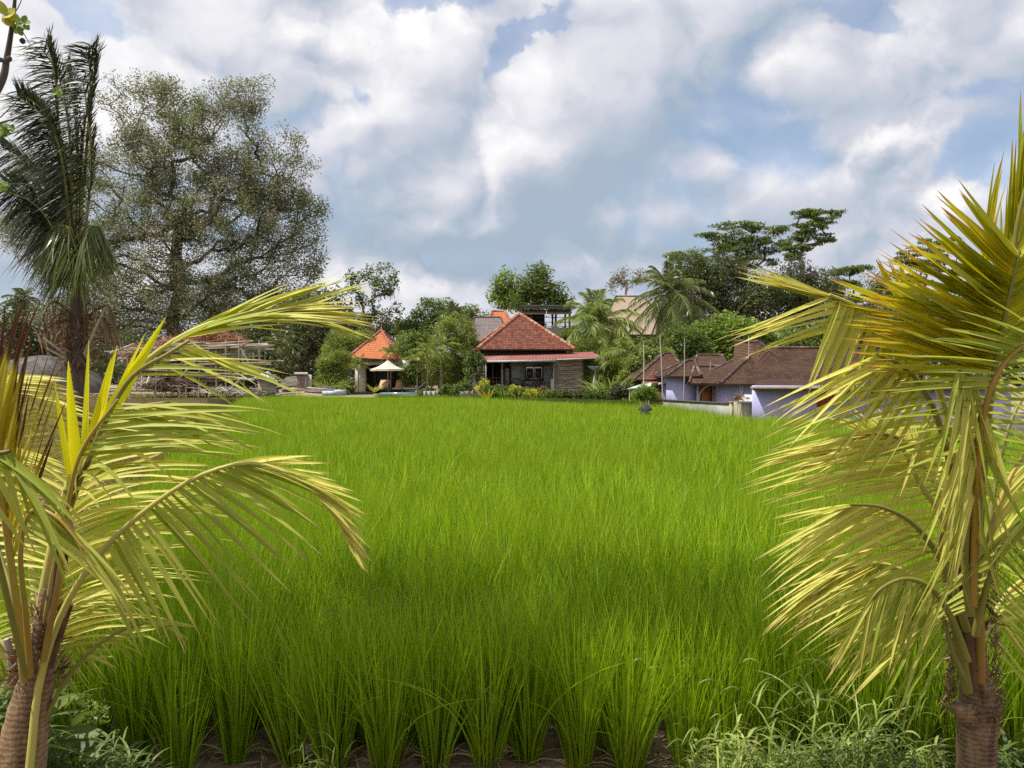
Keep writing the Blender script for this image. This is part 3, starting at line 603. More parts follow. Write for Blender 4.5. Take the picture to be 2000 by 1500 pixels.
# shrubs along the front of the main house
def shrub(px, py, D, rx, ry, leaf, label, n=34, lf=.15, per=70, name='shrub', group='shrubs along the front of the main house', z0=.5, asp=.45):
    return tree(name, label, 'shrub', (px, py+ry), D, [(px, py, rx, ry)], n, .22, per, lf, leaf, 'bark', group, z0=z0, rtip=.012, crown='foliage', asp=asp, shell=.1)
shrub(945, 757, 48.4, 16, 16, 'yellowleaf', 'bright yellow-green shrub at the left end of the flower bed')
shrub(975, 765, 47.4, 18, 11, 'midleaf', 'green shrub just right of the yellow-green one in the flower bed')
shrub(1003, 766, 46.9, 16, 12, 'yellowleaf', 'yellow-flecked shrub below the left end of the porch window')
shrub(1030, 768, 46.4, 17, 11, 'midleaf', 'green leafy shrub below the porch window')
shrub(1058, 770, 46.0, 16, 11, 'redleaf', 'reddish shrub below the right end of the porch window')
shrub(1100, 774, 45.0, 22, 9, 'darkleaf', 'low dark shrub under the left half of the timber box')
shrub(1140, 774, 44.2, 26, 9, 'darkleaf', 'low dark shrub under the right half of the timber box')
shrub(1178, 772, 43.2, 20, 12, 'midleaf', 'green shrub at the foot of the blue-grey parasol')
shrub(880, 762, 50.2, 26, 13, 'midleaf', 'round green shrub behind the white fence posts')
shrub(835, 768, 55.0, 20, 9, 'darkleaf', 'low dark shrub left of the white fence posts')
shrub(1262, 770, 38.0, 24, 16, 'brightleaf', 'bright green leafy shrub in front of the red stone shrine', lf=.2, asp=.25, z0=0)
shrub(1210, 765, 41.0, 24, 18, 'darkleaf', 'dark shrub below the long grass right of the main house', z0=.3)

for q, (a_, b_, c_, d_, lf_, lb_) in enumerate([(960, 764, 47.9, 22, 'midleaf', 'low green shrub between the first yellow shrub and its neighbour'), (990, 768, 47.1, 24, 'darkleaf', 'low dark shrub left of the yellow-flecked shrub'), (1018, 769, 46.6, 22, 'midleaf', 'low green shrub right of the yellow-flecked shrub'), (1045, 771, 46.1, 22, 'yellowleaf', 'low yellowish shrub left of the reddish shrub'), (1078, 773, 45.5, 22, 'midleaf', 'low green shrub at the left corner post of the timber box'), (1160, 775, 43.7, 24, 'midleaf', 'low green shrub right of the timber box')]):
    shrub(a_, b_, c_, d_, 8, lf_, lb_, 44)
def fount(name, label, cat, px, D, z, n, h, wd, leaf, up=2.2, droop=.55, group=None, spread=.15, part='foliage'):
    """a plant of long arching leaves rising from one foot"""
    b = W(px, 750, D); b[2] = z; root = thing(name, label, cat, b, group); mb = MB(); a = rng.random(n)*6.283
    P = b+np.stack([np.cos(a)*spread*rng.random(n), np.sin(a)*spread*rng.random(n), np.zeros(n)], 1); e = rng.uniform(.5, 1.6, n)*up
    ribbons(mb, P, np.stack([np.cos(a), np.sin(a), e], 1), h*rng.uniform(.6, 1.1, n), wd*rng.uniform(.7, 1.3, n),
        np.stack([np.cos(a)*.25, np.sin(a)*.25, -droop*rng.uniform(.6, 1.3, n)], 1), nrm(np.stack([rng.normal(0, .5, n), rng.normal(0, .5, n), np.ones(n)], 1)), 6, .2, 0)
    mb.build(part, M[leaf], root); return root
fount('cane_clump', 'tall clump of arching cane grass beside the blue-grey parasol', 'tall grass', 1195, 44, .3, 160, 2.9, .07, 'areca', 3.4, .5, spread=.9)
fount('cane_clump', 'arching cane grass right of the first clump beside the main house', 'tall grass', 1222, 43, .2, 110, 2.4, .07, 'brightleaf', 3.0, .5, spread=.7)
fount('cane_clump', 'long-leaved green grass clump in front of the pale roofing sheet', 'tall grass', 1262, 37.5, .05, 110, 1.5, .05, 'brightleaf', 2.4, .5, spread=.6)
fount('bamboo_bush', 'soft yellow-green bamboo bush at the left end of the villa terrace', 'shrub', 640, 59, .58, 420, 2.9, .05, 'areca', 2.6, .75, spread=.9)
for q, (a_, c_, lf_, lb_) in enumerate([(952, 47.6, 'yellowleaf', 'spiky yellow bed plant beside the left yellow shrub'), (984, 47.0, 'brightleaf', 'spiky green bed plant below the porch railing'), (1012, 46.6, 'yellowleaf', 'spiky yellow bed plant below the left porch chair'), (1026, 46.4, 'redleaf', 'spiky red bed plant below the porch window'), (1050, 45.9, 'yellowleaf', 'spiky yellow bed plant below the right porch chair'), (1068, 45.6, 'brightleaf', 'spiky green bed plant next to the reddish shrub'), (1092, 45.0, 'brightleaf', 'spiky green bed plant at the foot of the timber box')]):
    fount('bed_plant', lb_, 'plant', a_, c_, .55, 60, 1.05, .07, lf_, 2.6, .3, 'spiky plants in the bed before the main house', .35)
fount('agave', 'spiky pale plant in front of the tan loungers', 'plant', 731, 60.3, .75, 40, .85, .07, 'yellowleaf', 1.6, .15)
fount('banana_plant', 'broad-leaved green plant right of the cane grass', 'plant', 1245, 46, .2, 22, 2.2, .35, 'brightleaf', 2.0, .6, spread=.4)

# ------------------------------------------------------------------ palms in the distance
def palm(name, label, crown, base_py, D, nf, Lf, leaf='palmfar', group=None, z0=None, lean=(0, 0), trunk_r=.16, elev=(-50, 80), droop=.55, ll=.8, wind=(0, 0), nl=42, lw=.055, bark='pfar', cat='palm tree', stems=None):
    c = W(crown[0], crown[1], D); b = c.copy(); b[0] += lean[0]; b[1] += lean[1]; b[2] = z0 if z0 is not None else W(crown[0], base_py, D)[2]
    root = thing(name, label, cat, b, group); mb = MB(); mid = (b+c)/2+np.array([lean[0]*-.15, 0, 0])
    H = c[2]-b[2]
    pts = bez([b, mid, c], 14); mb.tube(pts, trunk_r*np.linspace(1.25, .8, 14), 8); mb.build('trunk', M[bark], root, True)
    for i in range(nf):
        a = i*2.399+rng.normal(0, .15); e = R(elev[0]+(elev[1]-elev[0])*((i+.5)/nf)**.8+rng.normal(0, 5))
        d = np.array([math.cos(a)*math.cos(e), math.sin(a)*math.cos(e), math.sin(e)]); L = Lf*rng.uniform(.85, 1.1)
        s = np.linspace(0, 1, 14)[:, None]; P = c+np.array([0, 0, .1])+L*(d*s+np.array([wind[0], wind[1], -droop*(.6+.5*math.cos(e))])*s**2)
        mb = MB(); mb.tube(P, np.linspace(.035, .008, 14)*Lf/4, 3, 1, cap=False)
        n2 = nl; t = np.linspace(.14, .995, n2); j = t*(13); i0 = np.minimum(j.astype(int), 12); fr = (j-i0)[:, None]
        C = P[i0]*(1-fr)+P[i0+1]*fr; T = nrm(P[i0+1]-P[i0]); S = nrm(np.cross(T, np.array([0, 0, 1.])+rng.normal(0, .05, 3)))
        for sg in (1, -1):
            an = np.interp(t, [0, 1], [R(68), R(24)])[:, None]+rng.normal(0, .07, (n2, 1))
            D_ = T*np.cos(an)+S*sg*np.sin(an)+np.array([0, 0, -.05])
            l = ll*np.interp(t, [0, .25, .7, 1], [.5, 1, .85, .4])*rng.uniform(.85, 1.1, n2)
            bd = np.tile(np.array([wind[0]*.6, wind[1]*.6, -.55]), (n2, 1))*rng.uniform(.6, 1.3, (n2, 1))
            ribbons(mb, C, D_, l, np.full(n2, lw), bd, nrm(np.cross(T, S*sg)*sg*1.0+np.array([0, 0, 1.])+rng.normal(0, .25, (n2, 3))), 3, 0, 0, var=np.clip(rng.random(n2)*.4+rng.random()*.6, 0, 1))
        mb.build('frond', [M[leaf], M['greenpet']], root)
    return root
palm('coconut_palm', 'coconut palm with drooping fronds behind the right end of the main house', (1165, 640), 760, 59, 34, 4.5, z0=.5, elev=(-35, 85), lean=(.3, 0), ll=1.2, lw=.075, droop=.6, leaf='areca')
palm('coconut_palm', 'tall coconut palm standing right of the tan roof', (1309, 576), 690, 66, 44, 4.4, z0=.4, elev=(-88, 85), lean=(.2, 0), ll=1.15, lw=.075, droop=.5)
palm('coconut_palm', 'small faraway coconut palm with pale trunk at the left edge', (42, 588), 700, 86, 18, 2.7, z0=.5, elev=(-40, 80), trunk_r=.2, ll=.8, leaf='darkleaf', nl=26, lw=.09)
palm('coconut_palm', 'coconut palm with a leaning crown above the garden trees left of the main house', (885, 618), 740, 76, 18, 2.3, z0=.5, elev=(-20, 85), ll=.6)
palm('coconut_palm', 'short dark palm below the giant tree, right of the building site', (545, 675), 750, 64, 16, 2.4, z0=.5, elev=(-40, 70), ll=.6, leaf='palmfar')
palm('coconut_palm', 'yellowing low palm right of the main house with fronds over the cane grass', (1228, 695), 765, 49, 16, 2.3, z0=.2, elev=(-10, 70), ll=.6, leaf='areca')
for (px, py, Dp, Lf, lab) in [(835, 690, 55, 1.7, 'bushy areca palm with fanning fronds right of the parasol'), (862, 680, 56, 1.8, 'taller areca palm between the parasol and the main house'),
                          (815, 705, 58, 1.4, 'low areca palm just behind the white lounger'), (763, 692, 63, 1.2, 'small upright palm in front of the orange roof'),
                          (700, 715, 63.5, 1.4, 'areca palm against the left part of the villa wall'), (672, 722, 61.5, 1.5, 'areca palm at the left corner of the villa terrace')]:
    palm('areca_palm', lab, (px, py), 765, Dp, 14, Lf, leaf='areca', group='small palms around the villa garden', z0=.58, elev=(5, 80), trunk_r=.05, ll=.42, lw=.04, nl=26, droop=.5, cat='small palm')

# the tall dark palm whose fronds are blown upright, left
D0 = 20.0
c = W(150, 640, D0); b = np.array([c[0]+.05, D0, 0.0])
root = thing('coconut_palm', 'tall dark coconut palm with windblown upright fronds and a brown fibrous base', 'palm tree', b)
mb = MB(); mb.tube(bez([b, (b+c)/2+np.array([.04, 0, 0]), c, W(155, 560, D0)], 16), np.linspace(.22, .16, 16), 10); mb.build('trunk', M['darkbark'], root, True)
def wfrond(root, pts, n, sides, leaf, r0=.03, nm='frond', ns=6, fold=.3, rm='greenpet', r1=None, taper='leaf', rk=6):
    P = bez(pts, 30); mb = MB(); mb.tube(P, np.linspace(r0, r1 if r1 else r0*.22, 30), rk, 1)
    for sd_ in sides:
        t0, t1, a0, a1, y0, y1, l0, lm, l1, wd, bx, by, bz = sd_[:13]; vl, vh = sd_[13] if len(sd_) > 13 else (0, 1); nn = int(n*(sd_[14] if len(sd_) > 14 else 1)); jt = sd_[15] if len(sd_) > 15 else 1.0
        t = np.linspace(t0, t1, nn)+rng.normal(0, .2*(t1-t0)/nn, nn); t = np.clip(t, 0, 1); u = (t-t0)/(t1-t0)
        j = t*29; i0 = np.minimum(j.astype(int), 28); C = P[i0]*(1-(j-i0)[:, None])+P[i0+1]*(j-i0)[:, None]
        an = np.deg2rad(a0+(a1-a0)*u+rng.normal(0, 3.5*jt, nn)); yy = y0+(y1-y0)*u+rng.normal(0, .10*jt, nn)
        D_ = np.stack([np.cos(an), yy, np.sin(an)], 1); L = np.interp(u, [0, .4, 1], [l0, lm, l1])*rng.uniform(.86, 1.1, nn)*C[:, 1]/F
        bd = np.stack([np.full(nn, bx), np.full(nn, by), np.full(nn, bz)], 1)*rng.uniform(.6, 1.4, (nn, 1))+rng.normal(0, .04*jt, (nn, 3))
        N = nrm(np.array([0, -.75, .75])+rng.normal(0, .28, (nn, 3)))
        var = np.clip(vl+(vh-vl)*rng.random(nn), 0, 1)
        ribbons(mb, C, D_, L, wd*rng.uniform(.75, 1.2, nn), bd, N, ns, fold, 0, var=var, taper=taper, twist=rng.normal(0, .35*jt, nn))
    return mb.build(nm, [M[leaf] if isinstance(leaf, str) else leaf, M[rm]], root)
def px(*l): return [W(*q) for q in l]
dk = [  # upright fronds: points, leaflet angles left side / right side
 ([(152, 560, 20), (160, 400, 20), (172, 250, 19.8), (176, 150, 19.6), (168, 95, 19.4)], (200, 150), (75, 40)),
 ([(150, 560, 20), (140, 400, 19.7), (130, 250, 19.4), (105, 150, 19.2), (60, 90, 19)], (210, 160), (70, 60)),
 ([(148, 560, 20), (130, 420, 19.6), (110, 300, 19.2), (70, 220, 18.9), (10, 180, 18.6)], (215, 170), (120, 100)),
 ([(150, 570, 20), (150, 420, 20.4), (150, 280, 20.6), (140, 180, 20.8), (120, 120, 21)], (205, 165), (60, 50)),
 ([(148, 570, 20), (125, 470, 20.3), (90, 380, 20.5), (40, 320, 20.7), (-30, 290, 21)], (235, 190), (140, 120)),
 ([(146, 575, 20), (120, 500, 19.8), (80, 430, 19.6), (30, 390, 19.3), (-40, 370, 19)], (240, 200), (150, 130)),
 ([(156, 560, 20), (170, 420, 19.4), (178, 320, 19.1), (172, 230, 18.8), (160, 150, 18.6)], (220, 180), (60, 45)),
 ([(150, 560, 20), (142, 450, 20.1), (128, 340, 20), (95, 250, 19.9), (50, 210, 19.8)], (215, 175), (100, 90))]
dk2 = [([(x+rng.normal(0, 9), y+rng.normal(0, 14), d+rng.normal(0, .2)) if j else (x, y, d) for j, (x, y, d) in enumerate(pp)], la, ra) for pp, la, ra in dk[:6]]
for i, (pp, la, ra) in enumerate(dk+dk2):
    wfrond(root, px(*[(150+(x-150)*(.8 if x < 150 else 1), y, d) for x, y, d in pp]), 100, [(.16, .99, la[0], la[1], .1, .0, 70, 95, 45, .046, -.10, 0, -.34, (0, .7), 1, 2.0), (.3, .99, ra[0]+rng.normal(0, 20), ra[1], -.3, -.1, 20, 34, 34, .042, -.12, -.1, .02, (0, .7), 1, 2.2)], 'palmsilhouette', .045, ns=4, fold=0, rk=5)
for i in range(9):   # the skirt of hanging green leaflets below
    a = 200+rng.random()*60 if i % 2 else -20-rng.random()*60
    x0 = 150+rng.normal(0, 8); sx = -1 if i % 2 else 1
    wfrond(root, px((150, 610, 20), (x0, 520, 20), (x0+sx*14, 450, 19.8-.2*i % 1), (x0+sx*40, 445, 19.6), (x0+sx*60, 490, 19.4)), 26,
        [(.25, .98, 250, 280, .1, -.1, 80, 110, 60, .036, sx*.18, 0, -.3, (.2, 1), 1, 3.5), (.25, .98, 290, 260, -.3, .2, 80, 100, 60, .036, sx*.1, 0, -.3, (.2, 1), 1, 3.5)], 'palmfar', .035, ns=4, fold=0, rk=5)
for i in range(7):
    sx = rng.choice([-1, 1]); x = 150+rng.normal(0, 10)
    wfrond(root, px((150, 700, 20), (x, 640, 20), (150+sx*rng.uniform(20, 60), 600+rng.uniform(-20, 30), 19.8), (150+sx*rng.uniform(60, 80), 650, 19.7)), 16,
        [(.2, 1, 250, 290, 0, 0, 50, 70, 40, .05, 0, 0, -.2)], 'palmdead', .05, ns=3, fold=0, nm='dead_frond', rk=4, rm='fibre')
mb = MB(); k = 260; cc = W(150, 660, D0); a = rng.random(k)*6.283; zz = rng.uniform(-.9, .75, k)
ribbons(mb, cc+np.stack([np.cos(a)*.16, np.sin(a)*.16, zz], 1), np.stack([np.cos(a)*.9, np.sin(a)*.9, rng.uniform(-.8, 1.1, k)], 1), rng.uniform(.2, .6, k), np.full(k, .05),
        np.stack([rng.normal(0, .2, k), rng.normal(0, .2, k), rng.normal(-.2, .2, k)], 1), nrm(rng.normal(0, 1, (k, 3))), 3, 0, 0)
mb.build('fibre_sheath', M['palmdead'], root)
for (x, y, x2, y2) in [(125, 690, 84, 660), (128, 700, 90, 680), (122, 712, 92, 690), (165, 690, 205, 600)]:
    mb = MB(); mb.tube(px((x+10, y+15, 19.9), (x, y, 19.7), (x2, y2, 19.5)), [.05, .04, .02], 5); mb.build('leaf_stub', M['palebark'], root, True)
# ------------------------------------------------------------------ buildings
def P3(px_, py_, D, z=None):
    p = W(px_, py_, D)
    if z is not None: p[2] = z
    return p
def wallbox(mb, x0, x1, y0, y1, z0, z1, m=0): mb.box(((x0+x1)/2, (y0+y1)/2, (z0+z1)/2), (abs(x1-x0), abs(y1-y0), abs(z1-z0)), 0, m)
def roofface(mb, pts, m=0, th=.1, m2=1):
    q = np.array(pts, float); e = nrm(q[1]-q[0]); n = nrm(np.cross(q[1]-q[0], q[-1]-q[0]))
    if n[2] < 0: q = q[::-1]; e = nrm(q[1]-q[0]); n = -n
    up = np.cross(n, e)
    if up[2] < 0: up = -up
    # eave edge = lowest edge
    k = len(q); lo = min(range(k), key=lambda i: q[i][2]+q[(i+1) % k][2]); e = nrm(q[(lo+1) % k]-q[lo]); up = np.cross(n, e)
    if up[2] < 0: up = -up
    o = q[lo]; uv = np.stack([(q-o)@e, (q-o)@up], 1)+50
    mb.slab(q, th, m, uv, m2)
def hiproof(root, FL, FR, BR, BL, R1, R2, tile, cap='terra', under='darkwood', th=.1, name='roof', capr=.11, finial=True):
    """four eave corners and one or two ridge points"""
    FL, FR, BR, BL, R1, R2 = [np.array(p, float) for p in (FL, FR, BR, BL, R1, R2)]
    mb = MB(); same = np.linalg.norm(R1-R2) < .05
    if same:
        for a, b in ((FL, FR), (FR, BR), (BR, BL), (BL, FL)): roofface(mb, [a, b, R1], 0, th)
    else:
        roofface(mb, [FL, FR, R2, R1], 0, th); roofface(mb, [BR, BL, R1, R2], 0, th); roofface(mb, [FR, BR, R2], 0, th); roofface(mb, [BL, FL, R1], 0, th)
    rf_ = mb.build(name, [M[tile], M[under]], root)
    lines = [(FL, R1), (FR, R2), (BR, R2), (BL, R1)]+([] if same else [(R1, R2)])
    mb = MB()
    for a, b in lines:      # overlapping half-round caps
        L = np.linalg.norm(b-a); n = max(3, int(L/.38)); d = (b-a)/n
        for i in range(n):
            p = a+d*i+np.array([0, 0, .02]); mb.tube([p-d*.06, p+d*1.04], [capr*1.12, capr*.86], 8)
    if finial:
        top = R2 if same else (R1+R2)/2; mb.tube([top, top+[0, 0, .1], top+[0, 0, .2], top+[0, 0, .32]], [.12, .14, .07, .02], 8)
    mb.build('ridge_caps', M[cap], rf_)
    return rf_
def beam(mb, a, b, w_, h_, m=0):
    a = np.array(a, float); b = np.array(b, float); d = nrm(b-a); s = nrm(np.cross(d, [0, 0, 1.])) if abs(d[2]) < .98 else np.array([1., 0, 0]); u = np.cross(s, d)
    v = [p+s*i*w_/2+u*j*h_/2 for p in (a, b) for i, j in ((-1, -1), (1, -1), (1, 1), (-1, 1))]
    mb.add(v, np.array([[0,1,2,3],[7,6,5,4],[0,4,5,1],[1,5,6,2],[2,6,7,3],[3,7,4,0]]), m)

# --- main house
root = thing('house', 'house with weathered red hip roof, red porch roof and grey timber box on its right', 'house', P3(1040, 790, 54, .58))
FL, FR, BL = P3(932, 681.5, 53.3), P3(1122, 681.5, 53.6), P3(911, 688, 61.0); BR = FR+BL-FL; AP = P3(1015, 613, 57.3)
hiproof(root, FL, FR, BR, BL, AP, AP, 'tile_red', th=.12, capr=.13, finial=False)
x0, x1 = P3(944, 0, 54.4)[0], P3(1108, 0, 54.4)[0]; zc = FL[2]-.05
mb = MB(); wallbox(mb, x0, x1, 54.4, 54.55, 3.15, zc); wallbox(mb, x0, x0+.12, 54.55, 60, 3.15, zc); mb.build('upper_band', M['darkwood'], root)
mb = MB(); wallbox(mb, x0-.3, P3(1160, 0, 52.6)[0], 52.3, 60.4, .3, .93); mb.build('plinth', M['stone'], root)
bw = 56.2; zf = .93
xa, xb = P3(998, 0, bw)[0], P3(1072, 0, bw)[0]
wxa, wxb, wza, wzb = P3(1027, 0, bw)[0], P3(1060, 0, bw)[0], P3(0, 741, bw)[2], P3(0, 716.5, bw)[2]
mb = MB(); wallbox(mb, xa, wxa, bw, bw+.15, zf, 3.15); wallbox(mb, wxb, xb+1.0, bw, bw+.15, zf, 3.15); wallbox(mb, wxa, wxb, bw, bw+.15, zf, wza); wallbox(mb, wxa, wxb, bw, bw+.15, wzb, 3.15)
mb.build('wall', M['greywall'], root)
mb = MB(); wallbox(mb, x0+.12, xa, bw+1.3, bw+1.4, zf, 3.15); wallbox(mb, x0, x0+.11, 54.6, 60, zf, 3.14); mb.build('inner_wall', M['darkwood'], root)
mb = MB(); mb.box(((x0+xb)/2+.4, 58.5, 3.22), (xb-x0+1.9, 6, .1)); mb.build('ceiling', M['darkwood'], root)
mb = MB(); t_ = .07
for xx in (wxa, (wxa+wxb)/2, wxb): wallbox(mb, xx-t_/2, xx+t_/2, bw-.04, bw+.06, wza, wzb)
wallbox(mb, wxa-.035, wxb+.035, bw-.05, bw+.05, wzb-.002, wzb+.08); wallbox(mb, wxa-.035, wxb+.035, bw-.05, bw+.05, wza-.08, wza+.002)
wf = mb.build('window', M['darkwood'], root)
for i in range(2):
    mb = MB(); a = wxa+t_/2+i*(wxb-wxa)/2; wallbox(mb, a+.05, a+(wxb-wxa)/2-t_-.05, bw+.07, bw+.09, wza+.1, wzb-.1); mb.build('pane', M['glass'], wf)
mb = MB(); xs0, xs1 = P3(994, 0, 55.9)[0], P3(1073, 0, 55.9)[0]; wallbox(mb, xs0, xs1, 55.8, 55.95, P3(0, 714, 55.9)[2], P3(0, 711, 55.9)[2]); mb.build('blind_rail', M['beige'], root)
for pxx in (962, 971, 979, 987.5):
    mb = MB(); xx = P3(pxx, 0, 56.6)[0]; wallbox(mb, xx-.05, xx+.05, 56.5, 56.6, zf, 3.15); mb.build('door_frame', M['beige'] if pxx in (962, 979) else M['darkwood'], root)
mb = MB(); xx = P3(991, 0, 56)[0]; wallbox(mb, xx-.13, xx+.14, 56.0, 56.1, zf, 2.6); mb.build('door_panel', M['greywall'], root)
for pxx, w_, mat_ in ((949, .1, 'beige'), (981, .12, 'beige'), (986.5, .1, 'darkwood'), (1081.5, .1, 'trim')):
    mb = MB(); xx = P3(pxx, 0, 52.6)[0]; wallbox(mb, xx-w_/2, xx+w_/2, 52.55, 52.55+w_, .6, 3.1); mb.build('porch_post', M[mat_], root)
mb = MB(); xx0, xx1 = P3(950, 0, 52.7)[0], P3(1003, 0, 52.7)[0]
for z in (1.35, 1.6, 1.88): wallbox(mb, xx0, xx1, 52.68, 52.72, z, z+.05)
for q in np.linspace(xx0, xx1, 9)[1:-1]: wallbox(mb, q-.02, q+.02, 52.73, 52.76, .9, 1.9)
mb.build('railing', M['darkwood'], root)
def corr(name, A, B, C, D, m, wave=.22, amp=.009, n=None):   # corrugated sheet: front edge A-B, back edge D-C
    A, B, C, D = [np.array(q, float) for q in (A, B, C, D)]; n = n or int(np.linalg.norm(B-A)/wave*4); u = np.linspace(0, 1, n)[:, None]
    nn = nrm(np.cross(B-A, D-A)); nn = nn if nn[2] > 0 else -nn; o = nn*(amp*np.sign(np.sin(u*np.linalg.norm(B-A)/wave*2*math.pi)))
    f = A+(B-A)*u+o; b = D+(C-D)*u+o; mb = MB(); i = np.arange(n-1)[:, None]
    V = np.concatenate([f, b, f-nn*.02, b-nn*.02])
    q = np.concatenate([np.hstack([i, i+1, i+1+n, i+n]), np.hstack([i+2*n, i+3*n, i+1+3*n, i+1+2*n]), np.hstack([i+2*n, i+1+2*n, i+1, i])])
    mb.add(V, q); return mb.build(name, M[m], root)
corr('porch_roof', P3(940, 705, 51.3), P3(1084, 702.5, 51.3), P3(1084, 689.5, 54.3), P3(945, 692, 54.3), 'metal_red')
corr('porch_roof', P3(1084.5, 701, 51.5), P3(1178, 697.5, 51.5), P3(1156, 687.5, 55.0), P3(1084.5, 689.5, 54.3), 'metal_red')
mb = MB(); beam(mb, P3(940, 706.5, 51.3), P3(1086, 704, 51.3), .12, .13); mb.build('gutter', M['trim'], root)
mb = MB(); beam(mb, P3(1086.5, 702.5, 51.5), P3(1178, 699, 51.5), .08, .07); mb.build('gutter', M['trim'], root)
# timber box
bx0, bx1 = P3(1083.5, 0, 52.4)[0], P3(1153, 0, 52.4)[0]; bz0, bz1 = P3(0, 768, 52.4)[2], P3(0, 703, 52.4)[2]+.05
mb = MB(); wallbox(mb, bx0+.03, bx1-.03, 52.45, 56.1, bz0-.1, bz1+.1); tb = mb.build('timber_box', M['darkwood'], root)
nb = 15; hb = (bz1-bz0)/nb
mb = MB()
for i in range(nb):
    z = bz0+i*hb; cuts = [bx0, bx0+(bx1-bx0)*(.33 if i % 2 else .55), bx1]
    for a, b in zip(cuts[:-1], cuts[1:]):
        mb.box(((a+b)/2+.004*rng.normal(), 52.42+rng.normal(0, .006), z+hb/2), (b-a-.012, .03, hb-.018))
    mb.box((bx1-.012, 54.2, z+hb/2), (.03, 3.5, hb-.018)); mb.box((bx0+.012, 54.2, z+hb/2), (.03, 3.5, hb-.018))
mb.build('boards', M['wood'], tb)
mb = MB(); wallbox(mb, bx0-.09, bx0-.01, 52.36, 52.46, bz0-.5, bz1); mb.build('corner_post', M['trim'], tb)
mb = MB(); wallbox(mb, bx1-.5, bx1+.1, 52.25, 52.38, bz0, bz1-.1); 
C = np.stack([rng.uniform(bx1-.42, bx1+.12, 160), rng.uniform(52.25, 52.4, 160), rng.uniform(bz0, bz1-.1, 160)], 1); mb = MB(); leaves(mb, C, .14, 16, .12); o = mb.build('climbing_plant', M['midleaf'], root)
mb = MB(); wallbox(mb, P3(1076, 0, 52)[0], P3(1083, 0, 52)[0], 52.0, 52.08, .95, P3(0, 740, 52)[2]); mb.build('gate_panel', M['trim'], root)

def chair(px_, D, z, lab):
    r = thing('chair', lab, 'chair', P3(px_, 0, D, z), 'round-backed chairs on the porch'); c = np.array(r.location); mb = MB()
    a = np.linspace(-.5, math.pi+.5, 14); mb.tube(np.stack([c[0]+.36*np.cos(a), np.full(14, D-.2), z+.55+.36*np.sin(a)], 1), .035, 6)
    for q in a[2:-2:2]: mb.tube([[c[0]+.34*math.cos(q), D-.2, z+.55+.34*math.sin(q)], [c[0], D-.2, z+.42]], .014, 4)
    mb.build('backrest', M['darkwood'], r); mb = MB(); mb.box((c[0], D+.05, z+.42), (.55, .5, .06)); mb.build('seat', M['darkwood'], r)
    for i in (-1, 1):
        for j in (-1, 1): mb = MB(); mb.tube([[c[0]+i*.22, D+.05+j*.2, z+.4], [c[0]+i*.25, D+.05+j*.22, z]], .022, 5); mb.build('leg', M['darkwood'], r)
chair(1009, 54.6, .93, 'dark round-backed chair at the left end of the porch')
chair(1031, 54.6, .93, 'dark round-backed chair in front of the porch window')
chair(1054, 54.6, .93, 'dark round-backed chair nearest the timber box')
mb = MB(); c = P3(1000, 0, 55.4, .93)
mb.box((c[0], 55.4, 1.35), (1.0, .6, .06)); 
for i in (-1, 1):
    for j in (-1, 1): mb.box((c[0]+i*.44, 55.4+j*.24, 1.125), (.06, .06, .39))
tag(mb.build('table', M['darkwood'], org=c), 'low dark table on the porch beside the left chair', 'table')

# --- grey-tiled roof building behind, orange roof behind that
root = thing('building', 'building with a plain grey tiled roof behind the left side of the main house', 'house', P3(950, 760, 70, .58))
hiproof(root, P3(900, 700, 66), P3(1010, 700, 66), P3(1010, 700, 78), P3(900, 700, 78), P3(927, 620, 72), P3(978, 620, 72), 'tile_grey', 'browncap', capr=.08, finial=False)
mb = MB(); wallbox(mb, P3(908, 0, 67)[0], P3(1005, 0, 67)[0], 67.2, 77, .5, P3(0, 699, 67)[2]); mb.build('wall', M['greywall'], root)
root = thing('building', 'building with a curved bright orange roof peeking over the grey roof', 'house', P3(975, 760, 84, .58))
hiproof(root, P3(940, 650, 80), P3(1012, 650, 80), P3(1012, 650, 90), P3(940, 650, 90), P3(962, 608, 84), P3(985, 608, 84), 'tile_orange', 'terra', capr=.14, finial=False)
mb = MB(); wallbox(mb, P3(946, 0, 81)[0], P3(1006, 0, 81)[0], 81, 89, .5, P3(0, 651, 80)[2]); mb.build('wall', M['white'], root)
# --- flat roofed pavilion
root = thing('pavilion', 'open upper storey with flat dark roof and beige rolled blinds behind the main house', 'building', P3(1065, 760, 70, .58))
mb = MB(); mb.slab([P3(1014, 596.5, 69), P3(1124, 596.5, 69), P3(1124, 596, 77), P3(1014, 596, 77)], .32); mb.build('flat_roof', M['coping'], root)
for a, b in ((1020, 1067), (1068.5, 1116)):
    mb = MB(); xa_, xb_ = P3(a, 0, 69.6)[0], P3(b, 0, 69.6)[0]; z = P3(0, 604, 69.6)[2]
    mb.slab([(xa_, 69.4, z-.42), (xb_, 69.4, z-.42), (xb_, 70.2, z+.02), (xa_, 70.2, z+.02)], .05); mb.build('rolled_blind', M['blind'], root)
zf2 = P3(0, 640, 70)[2]
for a in (1021, 1038, 1086, 1113):
    for yy in (70.3, 76):
        mb = MB(); xx = P3(a, 0, 70.3)[0]; wallbox(mb, xx-.09, xx+.09, yy, yy+.18, zf2, P3(0, 604, 69.6)[2]+.1); mb.build('post', M['darkwood'], root)
mb = MB(); wallbox(mb, P3(1016, 0, 70)[0], P3(1122, 0, 70)[0], 70, 76.6, .5, zf2); mb.build('lower_storey', M['beige'], root)
mb = MB(); wallbox(mb, P3(1018, 0, 70)[0], P3(1070, 0, 70)[0], 76.2, 76.3, zf2, zf2+1.9); mb.build('dark_interior_sheet', M['dark'], root)  # dark sheet painted for the shade of the open storey's interior
mb = MB()
